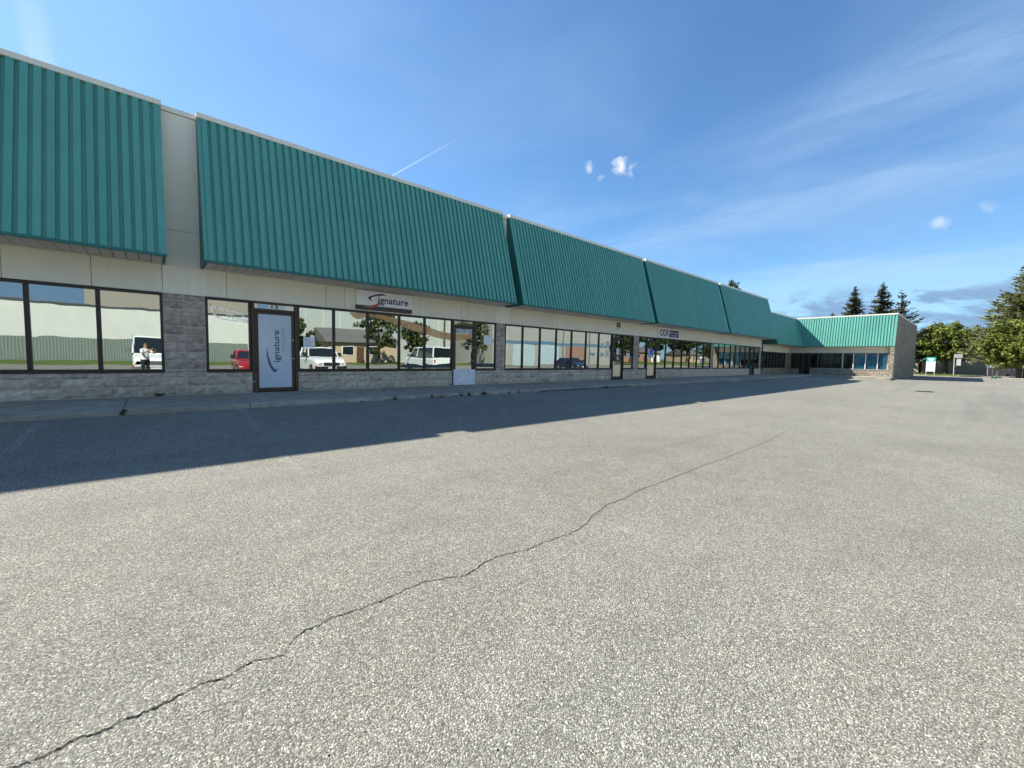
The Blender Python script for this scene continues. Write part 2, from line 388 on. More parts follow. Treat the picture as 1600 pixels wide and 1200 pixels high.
# lot behind the wing and on to the street
b = MB().add([(47, 20, -.28), (47, -1.7, -.28), (130, -1.7, -.28), (130, 20, -.28)], [(0, 1, 2, 3)])
tag(build('rear_yard', b, M['asphalt']), kind='structure')
lw = MB().add([(-70, -34, -.56), (-70, -42, -.45), (78, -42, -.45), (78, -34, -.56)], [(3, 2, 1, 0)])
tag(build('lawn_strip', lw, M['grass']), kind='structure')
lw = MB().add([(78, -34, -.30), (78, -90, .3), (330, -90, .5), (330, -34, -.30)], [(0, 1, 2, 3)])
lw.add([(78, -34, -.30), (78, -34, -.9), (330, -34, -.9), (330, -34, -.30)], [(0, 1, 2, 3)])
tag(build('front_lawns', lw, M['grass']), kind='structure')
st = MB().add([(130, -34, -.5), (130, 40, -.5), (400, 40, -.5), (400, -34, -.5)], [(0, 1, 2, 3)])
tag(build('street', st, M['asphalt']), kind='structure')

walk = empty('sidewalk', kind='structure')
edges = [-12, -9.2, -6.4, -3.4, -.48, 1.45, 3.37, 5.3, 7.2, 9.1, 11.05, 13.0, 15, 17, 19, 21.2, 23.5, 26, 28.5, 31, 33.5, 36, 38.5, 41, 43.5, 46.3]
for i in range(len(edges)-1):
    x0, x1 = edges[i]+.006, edges[i+1]-.006
    jz = random.uniform(-.004, .004); s = MB()
    n = 8; pr_top = []
    def prof(x):
        q = .014*noise.noise((x*1.7, 3, 0)); k = -2.52 + q
        return [(0.05, -.005+jz), (-1.2, -.008+jz), (k+.05, -.022+jz), (k+.012, -.030+jz), (k, -.05+jz), (k-.008, -.30), (0.05, -.30)]
    s.loft([[(x0+(x1-x0)*t/n, y, z) for y, z in prof(x0+(x1-x0)*t/n)] for t in range(n+1)])
    build('slab', s, M['concrete'], walk)
ap = MB(); ap.box(46.306, 49.0, -7.75, .35, -.3, -.02)
build('slab', ap, M['concrete'], walk)
# painted stall lines
for i, x in enumerate([-1.4, 1.25, 3.87, 6.53, 9.15, 11.75, 14.4, 17.0, 19.6, 22.2]):
    p = MB(); n = 8; y0, y1 = -2.56, -7.4
    vs = []
    for k in range(n+1):
        y = y0+(y1-y0)*k/n
        for q in (-.05, .05): vs.append((x+q, y, lz(x, y)+.006))
    p.add(vs, [(2*k, 2*k+2, 2*k+3, 2*k+1) for k in range(n)])
    tag(build('parking_line', p, M['line']), kind='structure')
# cracks
CR = [(-3.2, -10.5), (-2.1, -10.42), (-1.2, -10.37), (-.8, -10.39), (-0.42, -10.35), (-0.37, -10.361), (-0.32, -10.362), (-0.28, -10.351), (-0.25, -10.344), (-0.21, -10.366), (-0.17, -10.35), (-0.14, -10.344), (-0.1, -10.356), (-0.03, -10.351), (0.02, -10.341), (0.06, -10.33), (0.13, -10.327), (0.19, -10.346), (0.23, -10.334), (0.29, -10.308), (0.32, -10.322), (0.42, -10.355), (0.45, -10.31), (0.49, -10.261), (0.54, -10.236), (0.62, -10.23), (0.69, -10.212), (0.77, -10.233), (0.84, -10.233), (0.92, -10.236), (0.99, -10.237), (1.11, -10.216), (1.25, -10.214), (1.36, -10.253), (1.5, -10.316), (1.6, -10.299), (1.72, -10.251), (1.87, -10.258), (2.07, -10.31), (2.27, -10.302), (2.42, -10.32), (2.62, -10.322), (2.82, -10.283), (2.98, -10.209), (3.38, -10.113), (3.62, -10.13), (3.97, -10.075), (4.22, -10.07), (4.59, -10.082), (4.87, -10.062), (5.21, -10.065), (5.7, -10.041), (6.0, -10.048), (6.79, -10.059), (7.28, -10.032), (8.4, -10.023), (9.85, -9.885), (11.76, -9.899), (14, -9.95), (17, -9.8)]
def crack(pts, w0, w1, label=None):
    rr = random.Random(int(abs(pts[0][0])*100)); path = []
    for (a, b) in zip(pts[:-1], pts[1:]):
        L = math.hypot(b[0]-a[0], b[1]-a[1]); n = max(1, int(L/.009)) if L < 1.3 else int(L/.03)
        for k in range(n):
            t = k/n; path.append((a[0]+(b[0]-a[0])*t, a[1]+(b[1]-a[1])*t + rr.uniform(-.005, .005) + .011*noise.noise(((a[0]+(b[0]-a[0])*t)*14, 2.2, 0)) + .006*noise.noise(((a[0]+(b[0]-a[0])*t)*45, 7.2, 0))))
    vs = []; n = len(path)
    for i, (x, y) in enumerate(path):
        ww = (w0+(w1-w0)*i/n) * (.30 + 1.2*abs(noise.noise((x*11.1, y*3, 1.3))) + .9*rr.random()**2)
        if noise.noise((x*2.3, 9.1, y)) < -.45: ww *= .5
        if w0 > .005: ww = max(ww, .0048)
        z = lz(x, y)+.0035
        vs.append((x, y-ww*rr.uniform(.3, .7), z)); vs.append((x, y+ww*rr.uniform(.3, .7), z))
    mb = MB().add(vs, [(2*i, 2*i+2, 2*i+3, 2*i+1) for i in range(n-1)])
    return tag(build('pavement_crack', mb, M['crack']), kind='structure')
crack(CR[:-3], .0068, .0048)
crack([(0.02, -10.507), (.1, -10.507), (0.16, -10.501), (0.22, -10.514), (0.28, -10.526)], .0022, .0022)
crack([(1.23, -9.873), (1.38, -9.857), (1.58, -9.878)], .002, .002)
crack([(2.9, -9.92), (3.3, -9.89), (3.76, -9.869), (4.24, -9.852), (4.93, -9.796), (5.46, -9.792)], .0022, .0022)
crack([(1.55, -10.62), (1.8, -10.6), (2.1, -10.63)], .002, .002)
crack([(2.3, -11.2), (2.34, -11.5), (2.33, -11.62)], .004, .003)
crack([(5.2, -7.2), (6.4, -7.6), (7.6, -8.3), (9.2, -8.6)], .0025, .002)
# small dark pebbles and bits of litter lying about the lot
pb = MB(); rr = random.Random(3)
for i in range(260):
    x = rr.uniform(-1.5, 14); y = rr.uniform(-11.4, -5.5); r = rr.uniform(.0025, .006); z = lz(x, y)
    pb.add([(x-r, y, z), (x, y-r*.8, z), (x+r, y, z), (x, y+r*.9, z), (x+r*.2, y, z+r)], [(0, 1, 4), (1, 2, 4), (2, 3, 4), (3, 0, 4)])
tag(build('loose_gravel', pb, M['crack']), 'dark grit and pebbles scattered on the asphalt', kind='stuff')

# ------------------------------------------------------------------ the plaza
PZ = empty('shopping_plaza', label='long single storey plaza with dark storefront windows under teal sloped awnings', cat='building')
END = 39.75
# shell
sh = MB(); sh.box(-14, .22, .02, .22, 3.02, 6.47)
for a, c in ((.222, .858),): sh.box(a, c, .03, .22, 3.02, 6.47)
sh.box(.86, END, .02, .22, 3.02, 6.47)
sh.box(END-.2, END, .224, 16, 0, 6.47); sh.box(-14, -13.8, .224, 16, -.3, 6.47); sh.box(-13.79, END-.21, 15.8, 16, -.3, 6.47)
build('wall', sh, M['recess'], PZ)
ro = MB(); ro.box(-13.79, END-.21, .23, 15.79, 6.0, 6.2); build('roof', ro, M['roofing'], PZ)
# interior
it = MB(); it.box(-13.7, END-.22, 9.0, 9.1, 0, 2.9)
for x in (-9.4, .5, 10.27, 20.0, 29.8): it.box(x-.06, x+.06, .2, 8.99, 0, 2.9)
build('interior_wall', it, M['interior'], PZ)
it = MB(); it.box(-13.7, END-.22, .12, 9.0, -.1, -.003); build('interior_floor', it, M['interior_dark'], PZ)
it = MB(); it.box(-13.7, END-.22, .12, 9.0, 2.92, 2.98); build('interior_ceiling', it, M['interior'], PZ)

# split-face blocks -------------------------------------------------
G0 = -1.916; BW = .4064; BH = .2032
BX = {}
def block_mesh(seed, m, w=BW, h=BH, rough=.017):
    k = (seed, m.name, round(w, 3), round(h, 3))
    if k in BX: return BX[k]
    rr = random.Random(seed); nxx, nzz = 5, 3; a = .0075; mb = MB(); vs = []
    for j in range(nzz+1):
        for i in range(nxx+1):
            e = (i in (0, nxx)) or (j in (0, nzz))
            vs.append((a+(w-2*a)*i/nxx, (-.004 if e else -.012-rr.random()*rough*1.6) + rr.uniform(-.004, .002), a+(h-2*a)*j/nzz + (0 if e else rr.uniform(-.01, .01))))
    n = nxx+1; fs = [(j*n+i, j*n+i+1, (j+1)*n+i+1, (j+1)*n+i) for j in range(nzz) for i in range(nxx)]
    mb.add(vs, fs)
    mb.add([(a, 0, a), (w-a, 0, a), (w-a, 0, h-a), (a, 0, h-a), (a, .03, a), (w-a, .03, a), (w-a, .03, h-a), (a, .03, h-a)], [(0, 1, 5, 4), (1, 2, 6, 5), (2, 3, 7, 6), (3, 0, 4, 7)])
    BX[k] = mb.mesh('block', m); return BX[k]
NB = [0]; far = MB()
def place_block(x0, x1, z0, z1, m, y=0.0):
    w, h = x1-x0, z1-z0
    if w < .05 or h < .04: return
    if x0 > -4 and NB[0] < 296:
        full = abs(w-BW) < .02 and abs(h-BH) < .02
        me = block_mesh(random.randrange(9), m) if full else block_mesh(random.randrange(3), m, w, h)
        link('block', me, PZ, (x0, y, z0)); NB[0] += 1
    else:
        far.cbox(x0+.006, x1-.006, y-.022, y+.03, z0+.006, z1-.006, .012)
def block_run(x0, x1, zs, m, y=0.0):
    k = math.floor((x0-G0)/BW + .02); x = x0
    while x < x1-.03:
        k += 1; nxt = min(G0+k*BW, x1)
        if x1-nxt < .06: nxt = x1
        for za, zb in zip(zs[:-1], zs[1:]): place_block(x, nxt, za, zb, m, y)
        x = nxt
Z_SILL, Z_HEAD = .545, 2.38
base_runs = [(-6.0, 1.97), (2.95, 8.05), (9.05, 17.77), (18.75, 21.09), (22.15, 37.13), (38.2, END)]
base_z = [0, BH, 2*BH, Z_SILL-.012]
piers = [(.14, .93), (10.04, 10.5), (19.73, 20.24), (29.6, 30.0), (39.3, END)]
pz_ = [Z_SILL-.012, 3*BH] + [BH*k for k in range(4, 12)] + [2.382]
for a, c in piers: block_run(a, c, pz_, M['stone_pier'])
for a, c in base_runs: block_run(a, c, base_z, M['stone'])
tag(build('block_wall', far, M['stone'], PZ), kind='stuff')
mo = MB()
for a, c in base_runs: mo.box(a, c, .004, .15, -.3, Z_SILL-.01)
for a, c in piers: mo.box(a+.002, c-.002, .004, .15, Z_SILL-.009, 2.382)
build('mortar', mo, M['mortar'], PZ)
cap = MB(); cap.cbox(.13, .94, -.05, -.0245, 2.375, 2.41, .004); build('pier_cap', cap, M['flashing'], PZ)

# cream fascia panels -------------------------------------------------
fj = [-6, -4.6, -3.4, -2.2, -.99, .15, 1.37, 3.71, 4.25, 6.69, 8.39, 9.97, 10.79, 13.2, 15.51, 18.1, 20.28, 22.1, 24.8, 27.2, 29.7, 30.2, 32.6, 35, 37.4, END]
for a, c in zip(fj[:-1], fj[1:]):
    p = MB()
    p.cbox(a+.004, c-.004, -.022+random.uniform(-.002, .002), .02, 2.386, 3.03, .004)
    build('fascia_panel', p, M['cream'], PZ)
# panel in the gap between the first two awnings
rp = MB(); rp.cbox(.222, .858, .0, .03, 3.03, 3.835, .004); build('wall_panel', rp, M['recess'], PZ)
rp = MB(); rp.cbox(.222, .858, .0, .03, 3.845, 6.46, .004); build('wall_panel', rp, M['recess'], PZ)
rp = MB(); rp.cbox(.222, .858, -.03, .03, 6.47, 6.58, .004); build('parapet_flashing', rp, M['flashing'], PZ)
rp = MB(); rp.cbox(.20, .88, -.035, .0, 3.01, 3.03, .004); build('drip_strip', rp, M['flashing'], PZ)
for a in (10.13, 19.98, 29.83):
    rp = MB(); rp.cbox(a+.005, a+.36, -.05, .03, 6.45, 6.575, .004); build('parapet_flashing', rp, M['flashing'], PZ)

# storefront windows -------------------------------------------------
pane_me = {}
def pane(x0, x1, z0, z1, parent, m, y=.035, tilt=.0055):
    p = MB(); w, h = x1-x0, z1-z0; p.box(-w/2, w/2, -.003, .003, -h/2, h/2)
    o = build('pane', p, m, parent, ((x0+x1)/2, y, (z0+z1)/2))
    o.rotation_euler = (tilt+random.uniform(-.0012, .0012), 0, random.uniform(-.0015, .0015)); return o
def window(x0, x1, mull, m=None, z0=Z_SILL, z1=Z_HEAD, y=0.0, thick=.055):
    m = m or M['glass']
    f = MB(); f.cbox(x0, x1, y-.012, y+.09, z1-.062, z1, .004); f.cbox(x0, x1, y-.035, y+.10, z0-.012, z0+.068, .006)
    f.cbox(x0, x0+.05, y-.008, y+.09, z0+.069, z1-.063, .004); f.cbox(x1-.05, x1, y-.008, y+.09, z0+.069, z1-.063, .004)
    W = build('storefront_window', f, M['frame'], PZ)
    es = [x0+.05] + list(mull) + [x1-.05]
    for q in mull:
        k = MB(); k.cbox(q-thick/2, q+thick/2, y-.010, y+.09, z0+.0695, z1-.0635, .004); build('mullion', k, M['frame'], W)
    for i in range(len(es)-1):
        a = es[i] + (thick/2 if i else 0); c = es[i+1] - (thick/2 if i < len(es)-2 else 0)
        pane(a, c, z0+.068, z1-.062, W, m, y+.035)
    return W
WIN = {}
WIN['w1'] = window(-6.0, .14, [-4.9, -3.9, -2.91, -1.91, -.91], thick=.075)
WIN['w2'] = window(.93, 1.87, [])
WIN['w3'] = window(2.97, 8.03, [3.94, 4.95, 5.99, 6.92], thick=.075)
WIN['w4'] = window(9.06, 10.04, [])
WIN['w5'] = window(10.5, 17.74, [11.47, 12.49, 13.52, 14.57, 15.63, 16.64], thick=.07)
WIN['w6'] = window(18.78, 19.73, [])
WIN['w7'] = window(20.24, 21.07, [])
WIN['w8'] = window(22.17, 29.6, [23.27, 24.3, 25.34, 26.4, 27.46, 28.49], thick=.08)
WIN['w9'] = window(30.0, 37.11, [30.97, 32.0, 33.1, 34.08, 35.06, 36.08], thick=.08)
WIN['w10'] = window(38.22, 39.3, [])

# doors -------------------------------------------------
def door(x0, x1, fm, gm, handle_right=True, glass_z0=.11, label=None, lower=None):
    """frame between x0 and x1, leaf inside it, transom light above"""
    f = MB(); f.cbox(x0, x0+.075, -.03, .10, 0, Z_HEAD, .005); f.cbox(x1-.075, x1, -.03, .10, 0, Z_HEAD, .005)
    f.cbox(x0+.076, x1-.076, -.03, .10, Z_HEAD-.05, Z_HEAD, .005); f.cbox(x0+.076, x1-.076, -.032, .10, 2.13, 2.20, .005)
    f.box(x0+.076, x1-.076, -.02, .10, -.004, .012)
    D = build('door', f, fm, PZ)
    if label: D['label'] = label
    a, c = x0+.08, x1-.08
    l = MB(); l.cbox(a, a+.075, 0, .05, .016, 2.126, .005); l.cbox(c-.075, c, 0, .05, .016, 2.126, .005)
    l.cbox(a+.076, c-.076, 0, .05, 2.06, 2.126, .005); l.cbox(a+.076, c-.076, 0, .05, .016, glass_z0, .005)
    build('door_leaf', l, fm, D)
    pane(a+.075, c-.075, glass_z0, 2.06, D, gm, .028)
    pane(x0+.075, x1-.075, 2.20, Z_HEAD-.05, D, M['glass'], .035)
    hx = c-.038 if handle_right else a+.038
    h = MB(); h.box(hx-.03, hx+.03, -.045, -.015, .97, 1.22); h.box(hx-.015, hx+.015, -.02, 0, 1.0, 1.03); h.box(hx-.015, hx+.015, -.02, 0, 1.16, 1.19)
    build('handle', h, fm if handle_right else M['black'], D)
    for zz in (.90, 1.40):
        k = MB(); k.tube([(hx, -.014, zz), (hx, .0, zz)], .016, 10); build('lock', k, M['metal'], D)
    return D
D13 = door(1.88, 2.97, M['doorframe'], M['glass'], label='brown framed door filled by pale blue film with a vertical wordmark')
D2 = door(8.02, 9.06, M['doorframe'], M['glass'], label='brown framed glass door with a pale sheet over its foot', glass_z0=.55)
D3 = door(17.74, 18.78, M['frame'], M['glass'], False, .14)
D4 = door(21.07, 22.17, M['frame'], M['glass'], True, .14)
D5 = door(37.11, 38.22, M['frame'], M['glass'], True, .14)

# graphics on the doors and glass -------------------------------------------------
navy = plain('navy_ink', (.012, .018, .11), .5); navy_soft = plain('slate_ink', (.035, .065, .115), .5); orange = plain('orange_ink', (.50, .10, .025), .5)
lime = plain('lime_ink', (.30, .38, .20), .6); white = painted('white_sign', (.85, .85, .82), .45, .05, 0, False); greybar = plain('dark_grey_strip', (.045, .045, .048), .5)
redink = plain('dark_red_ink', (.16, .035, .028), .6); paper = plain('white_paper', (.84, .84, .84), .8); ltteal = plain('pale_blue_ink', (.55, .62, .70), .6)
film = mat('pale_blue_film', lambda t, o: bsdf(t, o, t.ramp(t.xyz(geo(t))[2], [(0.0, (.42, .54, .68)), (1.0, (.55, .63, .70))]), .12, 0, .5))
fm_ = MB(); fm_.box(2.036, 2.814, .012, .020, .112, 2.058); FILM = build('window_film', fm_, film, D13)
def outline(pts, y0, y1):
    return MB().prism(pts, 1, y0, y1)
def smooth(pts, n=6):
    out = []; L = len(pts)
    for i in range(L):
        p0, p1, p2, p3 = (Vector((*pts[(i+k) % L], 0)) for k in (-1, 0, 1, 2))
        for k in range(n):
            t = k/n; q = .5*((2*p1)+(-p0+p2)*t+(2*p0-5*p1+4*p2-p3)*t*t+(-p0+3*p1-3*p2+p3)*t**3); out.append((q.x, q.y))
    return out
def strip(up, lo):                                # crescent from an upper and a lower open curve (same ends)
    def cr(pts, n=6):
        o = []
        for i in range(len(pts)-1):
            p = [Vector((*pts[max(0, min(len(pts)-1, i+k))], 0)) for k in (-1, 0, 1, 2)]
            for k in range(n):
                t = k/n; q = .5*((2*p[1])+(-p[0]+p[2])*t+(2*p[0]-5*p[1]+4*p[2]-p[3])*t*t+(-p[0]+3*p[1]-3*p[2]+p[3])*t**3); o.append((q.x, q.y))
        return o + [pts[-1]]
    u, l = cr(up), cr(lo); n = len(u)
    return u, l
def ribbon(up, lo, y, ty=.003, frame=lambda a, b: (a, b)):
    u, l = strip(up, lo); n = min(len(u), len(l)); mb = MB(); vs = []
    for i in range(n):
        for q in (u[i], l[i]):
            a, b = frame(*q); vs.append((a, y, b))
    return mb.add(vs, [(2*i, 2*i+1, 2*i+3, 2*i+2) for i in range(n-1)])
# wordmark on door 13, reading upwards
t = text_mesh('ignature', navy_soft, .86, .185, .012)
o = link('lettering', t, D13, (2.565, .010, .795)); o.rotation_euler = (0, -math.pi/2, 0)
t = text_mesh('Home Comfort', lime, .66, .085, .0)
o = link('lettering', t, D13, (2.655, .010, 1.10)); o.rotation_euler = (0, -math.pi/2, 0)
cres = ribbon([(2.235, 1.19), (2.255, .98), (2.33, .72), (2.42, .60), (2.50, .66)], [(2.235, 1.19), (2.215, .99), (2.275, .70), (2.40, .515), (2.50, .66)], .010)
build('emblem', cres, plain('slate_blue_ink', (.06, .12, .19), .5), D13)
t = text_mesh('13', M['black'], .155, .095, .02); link('number', t, D13, (2.345, .012, 2.225))
t13 = MB(); t13.box(2.23, 2.66, .015, .025, 2.205, 2.325); build('number_plate', t13, white, D13)
t = text_mesh('7', white, .07, .10, .01); link('number', t, D4, (21.58, .012, 2.225))
t = text_mesh('YOU GET!', white, .66, .12, .015); link('lettering', t, D2, (8.22, .014, 1.93))
bb = MB(); bb.box(8.18, 8.90, .016, .020, 1.91, 2.06); build('sticker_band', bb, plain('grey_vinyl', (.30, .32, .33), .6), D2)
# orange swoosh running across the panes from inside
def _swo(t, o):
    c = t.ramp(t.noise(geo(t), 2, 4, .6), [(.3, (.80, .36, .12)), (.7, (.92, .55, .25))])
    b = t.new('ShaderNodeBsdfPrincipled'); t.put(b.inputs['Base Color'], c); b.inputs['Roughness'].default_value = .5
    tr = t.new('ShaderNodeBsdfTransparent'); mx = t.new('ShaderNodeMixShader'); t.put(mx.inputs[0], t.mr(t.noise(geo(t), 5, 4, .6), .3, .6, .5, .85))
    t.l.new(tr.outputs[0], mx.inputs[1]); t.l.new(b.outputs[0], mx.inputs[2]); t.l.new(mx.outputs[0], o.inputs[0])
swo = mat('orange_vinyl', _swo)
def swoosh(W, pts_u, pts_l, m=swo, y=.024):
    build('vinyl_graphic', ribbon(pts_u, pts_l, y), m, W)
swoosh(WIN['w3'], [(4.40, 2.30), (4.65, 2.315), (4.91, 2.315)], [(4.40, 2.28), (4.62, 2.12), (4.91, 2.19)])
swoosh(WIN['w3'], [(4.99, 2.318), (5.3, 2.31), (5.6, 2.29), (5.95, 2.23)], [(4.99, 2.23), (5.3, 2.19), (5.6, 2.12), (5.95, 2.02)])
swoosh(WIN['w3'], [(6.03, 2.22), (6.3, 2.18), (6.6, 2.12), (6.88, 2.06)], [(6.03, 2.0), (6.3, 1.93), (6.6, 1.86), (6.88, 1.80)])
swoosh(WIN['w3'], [(6.96, 2.05), (7.3, 1.97), (7.6, 1.91), (7.97, 1.87)], [(6.96, 1.79), (7.3, 1.71), (7.6, 1.66), (7.97, 1.62)])
swoosh(D2, [(8.18, 1.87), (8.4, 1.86), (8.6, 1.87), (8.90, 1.89)], [(8.18, 1.63), (8.4, 1.645), (8.6, 1.68), (8.90, 1.74)], y=.016)
tealv = plain('dark_teal_vinyl', (.02, .055, .065), .5)
swoosh(WIN['w3'], [(6.05, .70), (6.3, .76), (6.55, .77), (6.88, .70)], [(6.05, .66), (6.3, .635), (6.55, .635), (6.88, .635)], tealv)
swoosh(WIN['w3'], [(6.97, .76), (7.3, .74), (7.6, .77), (7.97, .80)], [(6.97, .635), (7.3, .635), (7.6, .635), (7.97, .635)], tealv)
swoosh(WIN['w4'], [(9.11, .80), (9.4, .80), (9.7, .80), (9.99, .80)], [(9.11, .66), (9.4, .66), (9.7, .66), (9.99, .66)], tealv)
# white feather outline on the first pane beside door 13
fe_o = [(1.03, 2.21), (1.08, 2.13), (1.16, 2.16), (1.17, 2.11), (1.32, 2.10), (1.42, 2.05), (1.55, 2.06), (1.68, 2.0), (1.83, 1.86), (1.80, 1.82), (1.55, 1.84), (1.35, 1.85), (1.18, 1.90), (1.07, 2.0)]
def outline_tube(pts, y, r, m, parent, name='vinyl_graphic'):
    mb = MB(); n = len(pts)
    for i in range(n):
        a, c = Vector((pts[i][0], y, pts[i][1])), Vector((pts[(i+1) % n][0], y, pts[(i+1) % n][1])); dv = (c-a).normalized(); pv = Vector((-dv.z, 0, dv.x))*r
        mb.add([a-pv-dv*r*.5, c-pv+dv*r*.5, c+pv+dv*r*.5, a+pv-dv*r*.5], [(0, 1, 2, 3)])
    return build(name, mb, m, parent)
silver = plain('silver_vinyl', (.95, .95, .93), .45, 1.0)
outline_tube(fe_o, .026, .013, silver, WIN['w2'])
for k in range(5):
    x = 1.36+.09*k; outline_tube([(x, 2.03-.035*k), (x+.10, 1.95-.03*k), (x+.03, 1.89-.006*k)], .0262, .006, silver, WIN['w2'])

# downspout and meter at the end pier
dp = MB(); dp.tube([(39.86, -.06, 2.95), (39.86, -.06, .55), (39.84, -.16, .38)], .05, 8); build('downspout', dp, M['frame'], PZ)
dp = MB(); dp.box(39.93, 40.2, -.02, .12, 1.15, 1.55); build('meter_box', dp, painted('meter_grey', (.32, .32, .33), .5, .1), PZ)

# ------------------------------------------------------------------ low link section + corner wing
LK = empty('link_section', label='lower recessed link of the plaza between the long block and the corner wing', cat='building')
s = MB(); s.box(END+.002, 49.1, .14, .34, 2.06, 5.45); s.box(END+.002, 49.1, .35, 14, 5.2, 5.35); build('wall', s, M['recess'], LK)
s = MB(); s.cbox(40.4, 47.9, .09, .14, 2.06, 2.64, .004); build('fascia_panel', s, M['cream'], LK)
s = MB(); s.box(END+.002, 49.0, .12, .3, -.3, .56); s.box(47.0, 49.0, .12, .3, .562, 2.058); build('block_wall', s, M['stone_wall'], LK)
f = MB(); f.cbox(40.2, 47.0, .10, .2, 1.99, 2.055, .004); f.cbox(40.2, 47.0, .08, .2, .563, .63, .004); f.cbox(40.2, 40.26, .1, .2, .631, 1.989, .003); f.cbox(46.94, 47.0, .1, .2, .631, 1.989, .003)
W = build('storefront_window', f, M['frame'], LK)
es = [40.26] + [41.0+.85*i for i in range(7)] + [46.94]
for q in es[1:-1]:
    k = MB(); k.cbox(q-.13, q+.13, .102, .2, .6315, 1.9885, .004); build('mullion', k, M['frame'], W)
for a, c in zip(es[:-1], es[1:]): pane(a, c, .63, 1.99, W, M['glass_dark'], .15)
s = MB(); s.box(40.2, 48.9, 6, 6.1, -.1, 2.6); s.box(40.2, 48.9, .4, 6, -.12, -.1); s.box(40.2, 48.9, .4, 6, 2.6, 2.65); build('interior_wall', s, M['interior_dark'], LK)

WG = empty('corner_wing', label='sunlit stone corner wing at the far end with a bare block side wall', cat='building')
XW = 49.0; YE = -7.68
s = MB(); s.box(XW+.02, XW+.25, YE+.3, .13, 2.66, 5.45); s.box(XW+.26, 65.8, YE+.3, 12, 5.2, 5.35); s.box(65.6, 65.8, YE+.3, 12, -.4, 5.19); s.box(XW+.26, 65.59, 11.8, 12, -.4, 5.19); build('wall', s, M['recess'], WG)
s = MB(); s.prism([(48.26, -.4), (66.0, -.4), (66.0, 5.47), (48.86, 5.47), (48.24, 2.66)], 1, YE, YE+.28); s.box(48.6, XW-.02, YE+.281, YE+.42, -.3, 2.05); build('end_wall', s, M['stone_wall'], WG)
s = MB(); s.box(48.78, 66.06, YE-.03, YE+.31, 5.472, 5.585); build('coping', s, M['flashing'], WG)
s = MB(); s.box(XW, XW+.2, YE+.282, -1.5, -.3, .56); s.box(XW, XW+.2, -.62, .11, -.3, .56); build('block_wall', s, M['stone_warm'], WG)
s = MB(); s.cbox(XW-.02, XW+.018, YE+.29, .10, 2.12, 2.66, .003); build('fascia_panel', s, M['cream'], WG)
wy = [-.62, -.15, .11]; 
f = MB(); f.box(XW-.03, XW+.1, YE+.43, -1.5, .562, .63); f.box(XW, XW+.1, YE+.43, .1, 2.06, 2.12); W = build('storefront_window', f, plain('grey_sill', (.30, .30, .28), .6), WG)
my = [-1.5, -2.36, -3.19, -4.06, -4.84, -5.7, -6.54, YE+.46]
for q in my:
    k = MB(); k.box(XW+.0, XW+.1, q-.03, q+.03, .631, 2.059); build('mullion', k, M['flashing'] if q < -3.9 else M['frame'], W)
blue = mat('blue_blind', lambda t, o: bsdf(t, o, t.ramp(t.noise(t.mapv(geo(t), sc=(1, 8, .6)), 1, 3, .6), [(.3, (.007, .15, .27)), (.7, (.018, .22, .36))]), .6, 0, .3))
for i, (a, c) in enumerate(zip(my[:-1], my[1:])):
    p = MB(); p.box(XW+.05, XW+.056, c+.03, a-.03, .63, 2.06); build('pane', p, M['glass_clear' if i >= 4 else 'glass_dark'], W)
    if i >= 4:
        p = MB(); p.box(XW+.09, XW+.10, c+.03, a-.03, .63, 2.06); build('blind', p, blue, W)
f = MB(); f.box(XW+.03, XW+.1, -1.49, -1.42, -.05, 2.06); f.box(XW+.03, XW+.1, -.70, -.63, -.05, 2.06); f.box(XW+.03, XW+.1, -1.419, -.701, 2.0, 2.06); D = build('door', f, M['frame'], WG)
p = MB(); p.box(XW+.06, XW+.066, -1.42, -.70, .0, 2.0); build('pane', p, M['glass_dark'], D)
p = MB(); p.box(XW+.05, XW+.056, -.61, .1, .57, 2.06); build('pane', p, M['glass_dark'], W)
s = MB(); s.box(XW+5, XW+5.1, YE+.3, .1, -.1, 2.6); s.box(XW+.2, XW+5, YE+.3, .1, -.12, -.1); s.box(XW+.26, XW+5, YE+.3, .1, 2.7, 2.75); build('interior_wall', s, M['interior_dark'], WG)

